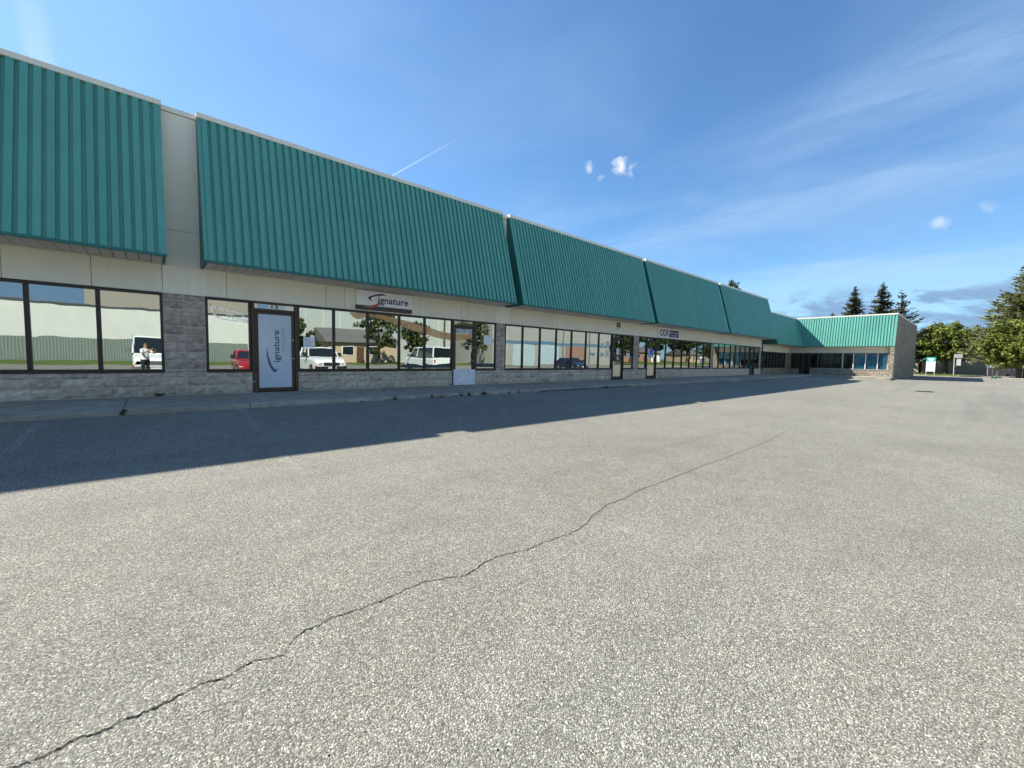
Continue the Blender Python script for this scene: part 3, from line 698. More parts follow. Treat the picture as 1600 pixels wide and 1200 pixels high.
# ------------------------------------------------------------------ ribbed metal awnings
def rib_mesh(L, pitch, name='panel', m=None):
    # raised pan with a narrow groove, running down the slope (local z down = -z), outwards = -y
    w = pitch; prof = [(0, 0.0), (.004, -.055), (w-.064, -.055), (w-.060, 0.0), (w, 0.0)]
    vs = []; 
    for z in (0, -L):
        for x, y in prof: vs.append((x, y, z))
    n = len(prof); fs = [(i, n+i, n+i+1, i+1) for i in range(n-1)]
    fs += [(n, n+1, n+2, n+3), (0, 3, 2, 1)]
    mb = MB().add(vs, fs); return mb.mesh(name, m or M['teal'])
RIBS = {}
def awning(x0, x1, ztop, zbot, label, ytop=-.13, ybot=-1.06, pitch=.172, soffit=True, group='ribbed teal awnings along the plaza', endl=True, endr=True, loc=(0, 0, 0), rotz=0, zs=None):
    A = empty('awning', loc, rotz, label, 'awning', group)
    L = math.hypot(ytop-ybot, ztop-zbot); ang = math.atan2(ytop-ybot, ztop-zbot)   # leans outwards going down
    key = (round(L, 3), pitch)
    if key not in RIBS: RIBS[key] = rib_mesh(L, pitch)
    n = int((x1-x0-.12)/pitch); p0 = x0 + .06 + ((x1-x0-.12)-n*pitch)/2
    for i in range(n):
        link('panel', RIBS[key], A, (p0+i*pitch, ytop+random.uniform(-.003, .003), ztop), (-ang+random.uniform(-.0012, .0012), 0, random.uniform(-.004, .004)))
    # plain edge trims each side
    for k, (a, c) in enumerate(((x0, p0-.001), (p0+n*pitch+.001, x1))):
        t_ = MB(); q = .034
        t_.add([(a, ytop, ztop), (c, ytop, ztop), (c, ybot, zbot), (a, ybot, zbot), (a, ytop-q, ztop), (c, ytop-q, ztop), (c, ybot-q, zbot), (a, ybot-q, zbot)],
               [(4, 7, 6, 5), (0, 4, 5, 1), (3, 2, 6, 7), (0, 3, 7, 4), (1, 5, 6, 2)])
        build('edge_trim', t_, M['teal'], A)
    fl = MB(); fl.cbox(x0-.012, x1+.012, ytop-.065, .30, ztop, ztop+.115, .008); build('flashing', fl, M['flashing'], A)
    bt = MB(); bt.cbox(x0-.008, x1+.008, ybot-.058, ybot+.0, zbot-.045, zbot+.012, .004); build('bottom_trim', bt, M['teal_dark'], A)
    for flag, xx in ((endl, x0), (endr, x1)):
        if not flag: continue
        e = MB(); sgn = 1 if xx == x0 else -1
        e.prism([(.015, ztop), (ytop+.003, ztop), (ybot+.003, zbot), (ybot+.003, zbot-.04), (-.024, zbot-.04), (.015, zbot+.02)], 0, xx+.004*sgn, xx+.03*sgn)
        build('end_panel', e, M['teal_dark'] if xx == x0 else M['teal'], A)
    sz = zbot-.03
    if soffit:
        ns = int((x1-x0-.1)/.195); sp = (x1-x0-.1)/ns
        me = MB().cbox(.003, sp-.003, 0, .9, 0, .02, 0.0).mesh('soffit_panel', M['soffit']) if False else MB().box(.007, sp-.007, ybot+.002, -.024, 0, .02).mesh('soffit_panel', M['soffit'])
        for i in range(ns): link('soffit_panel', me, A, (x0+.05+i*sp, 0, sz+random.uniform(-.0015, .0015)))
        bk = MB(); bk.box(x0+.03, x1-.03, ybot+.01, -.025, sz+.022, sz+.03); build('soffit_backing', bk, M['black'], A)
    else:
        bk = MB(); bk.box(x0+.03, x1-.03, ybot+.002, -.024, sz, sz+.02); build('soffit', bk, M['soffit'], A)
    return A
ZT, ZB = 6.48, 3.06
awning(-9.15, .22, ZT, ZB, 'teal ribbed awning above the leftmost storefront, cut off by the picture edge')
awning(.86, 10.13, ZT, ZB, 'wide teal ribbed awning over door 13 and the swoosh logo sign')
awning(10.49, 19.98, ZT, ZB, 'teal ribbed awning over the bank of windows with taped notices')
awning(20.34, 29.83, ZT, ZB, 'teal ribbed awning above the navy ODR sign', soffit=False)
awning(30.19, 40.2, ZT, ZB, 'last tall teal ribbed awning, beside the step down to the low link roof', soffit=False)
awning(40.24, 49.0, 5.47, 2.70, 'short shaded teal awning over the recessed link in the inner corner', soffit=False, endl=True, endr=False)
awning(0, 8.1, 5.47, 2.70, 'sunlit pale teal awning across the front of the corner wing', soffit=False, endl=False, endr=True, pitch=.20, ybot=-.72, loc=(49.0, .42, 0), rotz=-math.pi/2)

# ------------------------------------------------------------------ signs
SG = empty('shop_sign', (4.555, -.022, 2.42), 0, 'white box sign with navy and orange swoosh emblem and dark lower strip', 'sign')
W_, H_ = 1.815, .575
s = MB(); s.cbox(0, W_, -.11, 0, .125, H_, .008); build('sign_panel', s, white, SG)
s = MB(); s.cbox(0, W_, -.112, 0, 0, .124, .006); build('lower_strip', s, greybar, SG)
def SF(x, y):
    u = (x-110)/1385.0; top = 110+160*u; bot = 610+110*u; return (u*W_, (bot-y)/(bot-top)*H_)
cr = ribbon([(830, 265), (720, 225), (600, 235), (480, 265), (400, 300), (380, 335), (410, 372), (452, 405), (505, 430)],
            [(830, 265), (740, 268), (640, 272), (540, 290), (475, 312), (445, 338), (448, 372), (468, 402), (505, 430)], -.1125, frame=SF)
build('emblem', cr, navy, SG)
cr = ribbon([(570, 378), (610, 418), (612, 452), (580, 480), (510, 508), (420, 525), (340, 532), (265, 538)],
            [(570, 378), (640, 425), (668, 470), (640, 515), (560, 555), (440, 582), (340, 572), (265, 538)], -.1135, frame=SF)
build('emblem', cr, orange, SG)
t = text_mesh('ignature', navy, 1.01, .262, .02); link('lettering', t, SG, (.668, -.1145, .162))
t = text_mesh('HOME', redink, .27, .058, .012); link('lettering', t, SG, (.99, -.1135, .036))
t = text_mesh('COMFORT', redink, .43, .058, .012); link('lettering', t, SG, (1.30, -.1135, .036))
SO = empty('shop_sign', (22.19, -.022, 2.40), 0, 'white sign with navy letters ODR above a dark door', 'sign')
s = MB(); s.cbox(0, 2.52, -.06, 0, 0, .605, .01); build('sign_panel', s, white, SO)
t = text_mesh('ODR', navy, 1.06, .40, .022); link('lettering', t, SO, (.14, -.0625, .10))
s = MB(); s.box(1.27, 2.42, -.0635, -.061, .075, .49); build('name_panel', s, navy, SO)
rr = random.Random(5); lt = MB()
for (xa, xb, z, h) in ((1.32, 1.84, .30, .11), (1.92, 2.36, .29, .12), (1.50, 1.80, .14, .10), (1.86, 2.20, .13, .11)):
    x = xa
    while x < xb:
        ww = rr.uniform(.025, .06); lt.box(x, x+ww*.55, -.0655, -.064, z, z+h*rr.uniform(.8, 1)); lt.box(x, x+ww, -.0655, -.0642, z+h*.4, z+h*.55); x += ww+.018
build('lettering', lt, paper, SO)
SP = empty('wall_sign', (17.99, -.024, 2.44), 0, 'small upright white plate with a black pennant above the notice covered door', 'sign')
s = MB(); s.cbox(0, .39, -.02, 0, 0, .56, .004); build('sign_panel', s, white, SP)
s = MB().prism([(.04, .53), (.04, .23), (.20, .34), (.35, .22), (.35, .53)][::-1], 1, -.0225, -.0205); build('pennant', s, M['black'], SP)
s = MB().prism([(.10, .20), (.19, .28), (.19, .04)], 1, -.0225, -.0206); build('peak', s, plain('mid_grey_ink', (.25, .26, .26), .6), SP)
s = MB()
for i in range(5): s.box(.09+.045*i, .115+.045*i, -.0235, -.0226, .40, .47)
build('lettering', s, plain('light_grey_ink', (.45, .45, .45), .6), SP)

# sheet taped over the foot of the second door
PS = empty('taped_sheet', (8.06, -.036, 0.005), 0, 'pale lavender sheet with faint grid covering the foot of the brown door', 'paper')
def _sheet(t, o):
    p = geo(t); n = t.noise(p, 7, 5, .7); c = t.ramp(n, [(.35, (.55, .58, .70)), (.6, (.80, .81, .88))]); bsdf(t, o, c, .7, 0, .2)
s = MB(); n = 10
s.add([(.98*i/n, -.004*math.sin(i*1.7)-.002, z) for z in (0, .57) for i in range(n+1)], [(i, i+1, n+2+i, n+1+i) for i in range(n)])
build('sheet', s, mat('printed_sheet', _sheet), PS)
s = MB()
for x in (.20, .56, .84): s.box(x, x+.010, -.0085, -.0075, .01, .56)
for z in (.16, .36): s.box(.02, .96, -.0085, -.0075, z, z+.010)
build('grid_print', s, paper, PS)
# taped notices
def notice(x, z, w_, h_, label, m=paper, lines=True, y=.020, cat='notice'):
    E_ = empty('paper_notice', (x, y, z), random.uniform(-.02, .02), label, cat, 'paper notices taped to the glass')
    s = MB(); s.box(0, w_, -.002, 0, 0, h_); build('sheet', s, m, E_)
    if lines:
        s = MB(); zz = h_*.85
        while zz > h_*.12:
            s.box(w_*.12, w_*random.uniform(.6, .9), -.0032, -.0022, zz-.012, zz); zz -= h_*.16
        build('print', s, plain('print_grey', (.22, .22, .24), .7), E_)
notice(3.12, 1.21, .30, .30, 'square white notice inside the pane right of the blue film door')
notice(16.86, 1.62, .26, .24, 'upper left sheet of four on the pane left of the dark door')
notice(17.28, 1.70, .28, .30, 'upper right sheet of four on the pane left of the dark door')
notice(16.84, 1.18, .26, .22, 'lower left sheet of four on the pane left of the dark door')
notice(17.28, 1.16, .27, .36, 'lower right sheet of four on the pane left of the dark door')
notice(16.05, 1.22, .36, .14, 'wide low notice two panes left of the dark door')
notice(18.17, 1.30, .22, .36, 'tall white notice at eye height on the dark door', y=.012)
notice(18.22, 1.02, .12, .20, 'narrow slip below the tall notice on the dark door', y=.012)
notice(18.29, 1.90, .10, .13, 'small tag at the top of the dark door glass', y=.012, lines=False)
notice(19.08, 1.16, .34, .25, 'square notice on the narrow pane right of the dark door')
notice(9.45, 1.52, .36, .36, 'blank square sheet on the single pane right of the brown door', lines=False)
PO = empty('poster', (21.35, .014, 1.2), 0, 'poster with blue top and pale foot on the door under the ODR sign', 'poster')
s = MB(); s.box(.0, .52, -.002, 0, 0, .26); build('pale_part', s, plain('pale_violet_print', (.50, .50, .68), .6), PO)
s = MB(); s.box(.14, .46, -.003, -.0021, .16, .56); build('blue_part', s, plain('bright_blue_print', (.03, .12, .55), .5), PO)
# leaning board inside the first shop
LB = empty('leaning_board', (1.30, .45, 0), 0, 'pale blue curved board leaning inside the glass left of door 13', 'board')
u, l = [], []
s = MB().prism([(-.22, 0), (.55, 0), (.52, .75), (.44, 1.0), (.30, 1.16), (-.14, 1.18)], 1, 0, .03)
o = build('panel', s, plain('pale_blue_laminate', (.34, .48, .60), .4), LB); o.rotation_euler = (-.12, 0, 0)
s = MB(); s.box(-.2, -.1, -.02, -.012, 0, 1.17); o = build('edge_band', s, plain('navy_laminate', (.03, .05, .09), .4), LB); o.rotation_euler = (-.12, 0, 0)
ID = empty('partition_screen', (.93, 1.4, 0), 0, 'pale grey screen with dark top panel standing inside the first shop', 'screen')
s = MB(); s.box(.02, .95, 0, .05, 0, 1.85); build('panel', s, painted('pale_screen', (.42, .45, .43), .7, .1), ID)
s = MB(); s.box(.02, .88, -.01, .05, 1.86, 2.5); build('top_panel', s, plain('charcoal', (.04, .04, .045), .7), ID)

# ------------------------------------------------------------------ weeds
def weed_mesh(seed, n, h, spread, stalk=False):
    rr = random.Random(seed); mb = MB()
    for i in range(n):
        a = rr.uniform(0, 6.28); r0 = rr.uniform(0, spread*.4); hh = h*rr.uniform(.4, 1); tip = rr.uniform(.3, 1)*spread
        p0 = Vector((r0*math.cos(a), r0*math.sin(a)*.5, 0)); p1 = p0 + Vector((tip*.5*math.cos(a), tip*.4*math.sin(a), hh*.7)); p2 = p0 + Vector((tip*math.cos(a), tip*.7*math.sin(a), hh*rr.uniform(.6, 1)))
        wv = Vector((-math.sin(a), math.cos(a), .2))*rr.uniform(.006, .018)
        mb.add([p0-wv*.3, p0+wv*.3, p1+wv, p1-wv, p2], [(0, 1, 2, 3), (3, 2, 4)])
    if stalk:
        for i in range(3):
            a = rr.uniform(0, 6.28); x, y = rr.uniform(-.05, .05), rr.uniform(-.02, .02)
            pts = [(x, y, 0), (x+.03*math.cos(a), y, h*.8), (x+.07*math.cos(a), y, h*1.7)]; mb.tube(pts, [.004, .003, .002], 4)
            for k in range(6):
                z = h*(.6+.18*k); q = Vector((x+.05*math.cos(a)*k/5, y, z)); b2 = rr.uniform(0, 6.28); e = Vector((math.cos(b2), math.sin(b2), .4))*.05; wv = Vector((-math.sin(b2), math.cos(b2), 0))*.012
                mb.add([q, q+e*.5+wv, q+e, q+e*.5-wv], [(0, 1, 2, 3)])
    return mb.mesh('weed', M['weed'])
wl = [(3.78, .05, .10, 0, 'flat weed in the kerb joint, first one right of the film door'), (4.45, .05, .12, 0, 'low weed at the kerb below the swoosh logo sign'), (4.66, .10, .07, 1, 'thin upright weed with a stalk below the swoosh logo sign'),
      (5.75, .10, .06, 1, 'spindly stalk at the left end of the brown kerb clump'), (5.98, .07, .22, 0, 'wide brownish clump at the kerb foot'), (6.5, .05, .12, 0, 'flat weed left of the second stall line'), (6.72, .09, .10, 1, 'stalked weed touching the second stall line'),
      (7.0, .11, .08, 1, 'weed with tall stems in front of the lavender sheet'), (7.55, .17, .16, 1, 'tallest leafy weed at the kerb near the brown door'), (7.78, .06, .10, 0, 'small weed just right of the tallest one'), (8.2, .04, .06, 0, 'tiny weed below the single pane'), (8.58, .09, .07, 0, 'upright tuft at the kerb below the stone pier'), (9.0, .08, .06, 1, 'thin weed below the pier right of the brown door'), (10.1, .09, .07, 0, 'tuft left of the long dark weed row'), (13.75, .16, .18, 0, 'leafy weed rising from the long weed row')]
for i, (x, h, sp, stalk, lab) in enumerate(wl):
    tag(link('weed', weed_mesh(i, 26 if h < .1 else 60, h, sp, stalk), None, (x, -2.545, lz(x, -2.6)-.003), sc=(.8, .8, .75)), lab, 'weed', 'weeds growing along the kerb')
tag(link('weed', weed_mesh(50, 40, .09, .12, False), None, (.02, -.05, -.005)), 'dark weed at the wall foot beside the left stone pier', 'weed')
tag(link('weed', weed_mesh(51, 14, .06, .05, True), None, (-.48, -2.545, -.12)), 'weed sprouting at the slab joint in front of the left windows', 'weed')
ws = MB(); rr = random.Random(12)
for i in range(900):
    x = 10.0 + 5.6*rr.random(); h = rr.uniform(.02, .065); a = rr.uniform(0, 6.28); y = -2.545+rr.uniform(-.03, .012); z = -.122; wv = .007
    ws.add([(x-wv, y, z), (x+wv, y, z), (x+.02*math.cos(a), y+.02*math.sin(a), z+h)], [(0, 1, 2)])
tag(build('weeds', ws, M['weed']), 'long dark row of low weeds in the kerb joint', kind='stuff')

# storm drain
DR = empty('storm_drain', (32.5, -10.6, lz(32.5, -10.6)+.006), 0, 'iron drain grate set in the far part of the lot', 'drain')
s = MB(); s.box(-.45, .45, -.35, -.29, 0, .012); s.box(-.45, .45, .29, .35, 0, .012); s.box(-.45, -.39, -.289, .289, 0, .012); s.box(.39, .45, -.289, .289, 0, .012); build('frame', s, M['black'], DR)
for i in range(7):
    s = MB(); s.box(-.37+.11*i, -.30+.11*i, -.288, .288, 0, .010); build('bar', s, M['crack'], DR)
# ------------------------------------------------------------------ trees
def crown_deciduous(seed, rx, ry, rz, clumps, leaves, size, zc):
    rr = random.Random(seed); mb = MB()
    for c in range(clumps):
        while True:
            q = Vector((rr.uniform(-1, 1), rr.uniform(-1, 1), rr.uniform(-1, 1)))
            if .30 < q.length < 1: break
        q = q*(.82+.30*noise.noise(q*1.7+Vector((seed, 0, 0))))
        cc = Vector((q.x*rx, q.y*ry, q.z*rz)); cr_ = rr.uniform(.10, .22)*(rx+rz)/2
        for k in range(leaves):
            u = Vector((rr.gauss(0, 1), rr.gauss(0, 1), rr.gauss(0, .7))).normalized()*cr_*rr.random()**.4
            p = cc+u+Vector((0, 0, zc)); nrm = (u*1.0/cr_ + Vector((rr.uniform(-.8, .8), rr.uniform(-.8, .8), .5))).normalized()
            a = nrm.orthogonal().normalized(); b2 = nrm.cross(a); ang = rr.uniform(0, 6.28)
            a, b2 = a*math.cos(ang)+b2*math.sin(ang), b2*math.cos(ang)-a*math.sin(ang); sz = size*rr.uniform(.6, 1.3)
            mb.add([p-a*sz, p-b2*sz*.55, p+a*sz, p+b2*sz*.55], [(0, 1, 2, 3)])
    return mb
def trunk_mesh(seed, h, r, fork=.45, n=6, spread=2.0):
    rr = random.Random(seed); mb = MB(); f = h*fork
    mb.tube([(0, 0, -.4), (.03, 0, f*.5), (.02, .05, f), (.05, .0, h*.75)], [r*1.25, r*.95, r*.8, r*.3], 8)
    for i in range(n):
        a = 6.28*i/n+rr.uniform(-.4, .4); z0 = f*rr.uniform(.7, 1.1); L = spread*rr.uniform(.6, 1)
        mb.tube([(0, 0, z0), (L*.45*math.cos(a), L*.45*math.sin(a), z0+L*.45), (L*math.cos(a), L*math.sin(a), z0+L*.75)], [r*.5, r*.3, r*.1], 6)
    return mb
TM = {}
def decid(loc, h, rx, label, seed=1, mat_='leaf', size=.22, clumps=90, leaves=42, rz=None, trunk=.2, group=None, name='leafy_tree', zc=None, rotz=0, key=None):
    T = empty(name, loc, rotz, label, 'tree', group)
    rz = rz or h*.42; zc = zc or h-rz
    k = key or (seed, h, rx, rz, size)
    if k not in TM:
        TM[k] = (crown_deciduous(seed, rx, rx*.95, rz, clumps, leaves, size, zc).mesh('crown', M[mat_]), trunk_mesh(seed, h*.8, trunk, spread=rx*.8).mesh('trunk', M['bark']))
    link('crown', TM[k][0], T); link('trunk', TM[k][1], T); return T
def spruce(loc, h, r, label, seed=1, mat_='spruce', whorls=44, per=12, dens=9, droop=.25, group='trees beyond the buildings', gap=0.0, name='spruce_tree', z0=.12, size=1.0):
    rr = random.Random(seed); T = empty(name, loc, rr.uniform(0, 6), label, 'tree', group); mb = MB(); br = MB(); z00 = z0
    for wi in range(whorls):
        t = z0 + (1-z0)*(wi/whorls)**.92; z = h*t; R0 = r*(1-t)**.85*rr.uniform(.8, 1.12)+.10
        for k in range(per):
            if rr.random() < gap: continue
            a = 6.28*(k+rr.random()*.8)/per + wi*.9; L = R0*rr.uniform(.5, 1.18); up = rr.uniform(.05, .38); z = max(.3, h*t + rr.uniform(-1.1, 1.1)*h/whorls)
            dx, dy = math.cos(a), math.sin(a); n = max(3, int(dens*L/r)+2)
            if gap > 0 or L > r*.5: br.tube([(0, 0, z), (dx*L*.5, dy*L*.5, z-droop*L*.3), (dx*L, dy*L, z-droop*L*.3+up*L*.4)], [.05, .03, .01], 4, False)
            for j in range(n):
                s_ = (j+.6)/n; q = Vector((dx*L*s_, dy*L*s_, z-droop*L*s_*(1.1-s_*.5)+up*L*s_*s_)); wd = (.42*(1-s_*.6)*L*.5+.16)*size; ln = L/n*1.15
                dv = Vector((dx, dy, -droop*.6+up)).normalized(); sv = Vector((-dy+rr.uniform(-.4, .4), dx+rr.uniform(-.4, .4), rr.uniform(-.9, .9))).normalized()
                q = q+sv*rr.uniform(-.5, .5)*wd+Vector((0, 0, rr.uniform(-.25, .2)*wd)); wd *= rr.uniform(.55, 1.1)
                mb.add([q-dv*ln*.6, q+sv*wd-dv*ln*.1-Vector((0, 0, wd*.5)), q+dv*ln*.9, q-sv*wd-dv*ln*.1-Vector((0, 0, wd*.5))], [(0, 1, 2), (0, 2, 3)])
    link('crown', mb.mesh('crown', M[mat_]), T)
    br.tube([(0, 0, -.5), (0, 0, h*.5), (0, 0, h*.98)], [r*.07+.06, r*.045+.03, .02], 7)
    link('trunk', br.mesh('trunk', M['bark']), T); return T
# behind the wing
spruce((92, 2.3, -.3), 15.0, 4.3, 'left of two dense dark spruces standing behind the corner wing', 11, group='spruces behind the wing')
spruce((92, -1.35, -.3), 15.1, 4.6, 'right of two dense dark spruces, the fullest behind the corner wing', 12, group='spruces behind the wing', dens=10)
spruce((86, -4.3, -.3), 12.6, 4.8, 'sparse grey spruce with bare gaps, right of the dense pair', 13, 'spruce_grey', 26, 9, 8, -.15, 'spruces behind the wing', .22, size=.75)
spruce((88, 4.4, -.3), 10.3, 2.6, 'small spruce shoulder left of the dense pair', 14, group='spruces behind the wing', whorls=24)
decid((84, 9.4, -.3), 9.0, 3.4, 'low rounded tree top just showing over the wing roof', 21, 'leaf_dark', .2, 50, 30)
decid((71, 14.6, -.3), 15.4, 1.7, 'rounded treetop peeping over the tall awning roof', 15, 'leaf_dark', .17, 110, 36, 4.2, .2, group='trees beyond the buildings')
# right of the wing
decid((86, -9.5, -.2), 8.3, 4.1, 'broad leafy tree shading the sign post on the verge', 22, 'leaf', .20, 210, 56, 3.1, .24, zc=4.7)
decid((89, -6.7, -.2), 7.0, 2.7, 'smaller leafy tree beside the stone end wall', 24, 'leaf', .18, 100, 48, 2.9, .16)
spruce((78, -16.6, -.2), 14.6, 6.6, 'tall grey green conifer at the right picture edge', 16, 'conifer', 62, 19, 20, .02, 'trees beyond the buildings', size=.5, name='conifer_tree')
decid((72.5, -15.6, -.2), 7.2, 3.7, 'yellow green leafy tree in front of the tall conifer', 23, 'leaf', .16, 270, 60, 3.15, .18, zc=3.7)
# pale wall behind the verge
PWL = empty('boundary_wall', (91, 0, 0), 0, 'pale rendered wall dappled by shade behind the verge tree', 'wall')
s = MB(); s.box(0, .25, -13.4, -2, -.6, 4.0); build('wall', s, painted('pale_render', (.50, .45, .36), .85, .12), PWL)
s = MB(); s.box(-.05, .3, -13.45, -1.95, 4.0, 4.1); build('coping', s, M['flashing'], PWL)
s = MB(); s.tube([(-.1, -13.42, -.4), (-.1, -13.42, 4.3)], .09, 8); build('corner_post', s, M['flashing'], PWL)
# verge with grass
vg = MB(); n = 16; top = []
pl = [(74.5, -10.9), (76, -8.2), (80, -5.5), (90.9, -4.5), (90.9, -13.3), (84, -13.0), (78, -12.3)]
vg.prism(pl, 2, -.6, -.10); tag(build('verge', vg, M['grass']), kind='structure')
gr = MB(); rr = random.Random(9)
for i in range(5000):
    x = rr.uniform(75.5, 90.5); y = rr.uniform(-12.4, -5.6); h = rr.uniform(.05, .17); a = rr.uniform(0, 6.28)
    if y < -10.9 and x < 79 or y > -8.0 and x < 78: continue
    gr.add([(x-.02, y, -.10), (x+.02, y, -.10), (x+.05*math.cos(a), y+.05*math.sin(a), -.10+h)], [(0, 1, 2)])
tag(build('grass', gr, M['weed']), 'rough grass growing on the verge', kind='stuff')
# kerb stones round the verge (one run)
kb = MB(); kb.tube([(74.4, -11.0, -.12), (78, -12.4, -.12), (84, -13.1, -.12), (90.9, -13.4, -.12)], .09, 4); tag(build('kerb', kb, M['concrete']), kind='structure')
kb = MB(); kb.box(66, 100, -30, -14.0, -.4, -.14); tag(build('far_pavement', kb, M['concrete']), kind='structure')
# board sign and post sign on the verge
BS = empty('board_sign', (75.6, -8.52, -.1), 0, 'white notice board with turquoise header standing on the grass', 'sign')
s = MB(); s.box(-.03, .03, -.42, .42, .42, 1.72); build('board', s, white, BS)
s = MB(); s.box(-.034, .032, -.42, .42, 1.722, 2.25); build('header', s, plain('turquoise_print', (.03, .50, .42), .5), BS)
for q in ((-.25, .28, 1.98, 2.1), (-.2, .2, 1.82, 1.92)):
    s = MB(); s.box(-.036, -.0345, *q); build('lettering', s, paper, BS)
for y in (-.38, .38):
    s = MB(); s.box(-.02, .04, y-.04, y+.04, -.2, .419); build('leg', s, painted('raw_timber', (.42, .38, .25), .8, .1), BS)
PSg = empty('post_sign', (75.4, -10.62, -.1), 0, 'grey box sign on a single post under the leafy tree', 'sign')
pgm = painted('mid_grey_post', (.36, .36, .37), .6, .1)
s = MB(); s.tube([(0, 0, -.2), (0, .06, 2.2)], .055, 8); build('post', s, pgm, PSg)
s = MB(); s.box(-.12, .12, -.62, .12, 2.2, 2.68); build('head_box', s, pgm, PSg)
s = MB(); s.box(-.04, .04, -.52, -.14, 1.25, 2.19); build('panel', s, painted('pale_lilac_panel', (.50, .50, .52), .6, .05), PSg)
# stub post on a base
BO = empty('barrier_base', (69.0, -13.95, lz(69, -13.95)), 0, 'dark green weighted base with a thin leaning pole by the pale kerb', 'post base')
s = MB(); s.tube([(0, 0, 0), (0, 0, .16), (0, 0, .26)], [.42, .40, .25], 14); build('base', s, painted('dark_green_rubber', (.02, .06, .045), .6, .1), BO)
s = MB(); s.tube([(0, 0, .25), (.02, -.06, .85)], .035, 8); build('pole', s, painted('grey_green_pole', (.12, .17, .15), .5, .1), BO)
s = MB(); s.box(-.6, .6, -.55, .55, -.1, .015); tag(build('concrete_pad', s, M['concrete'], None, (69.0, -13.95, lz(69, -13.95)-.004)), kind='structure')
# dark fence at the right
FE = empty('board_fence', (84, -13.5, -.2), 0, 'low dark fence of upright boards at the right edge beyond the lot', 'fence')
fmat = painted('dark_fence_paint', (.035, .035, .042), .7, .2)
me = MB().box(0, .04, -.17, .17, 0, 1.15).mesh('board', fmat)
for i in range(26): link('board', me, FE, (random.uniform(-.01, .01), -.2-.36*i, random.uniform(-.03, .02)))
me = MB().box(0, .10, -.06, .06, 0, 1.55).mesh('post', fmat)
for i in range(4): link('post', me, FE, (.05, -.05-3.0*i, 0))

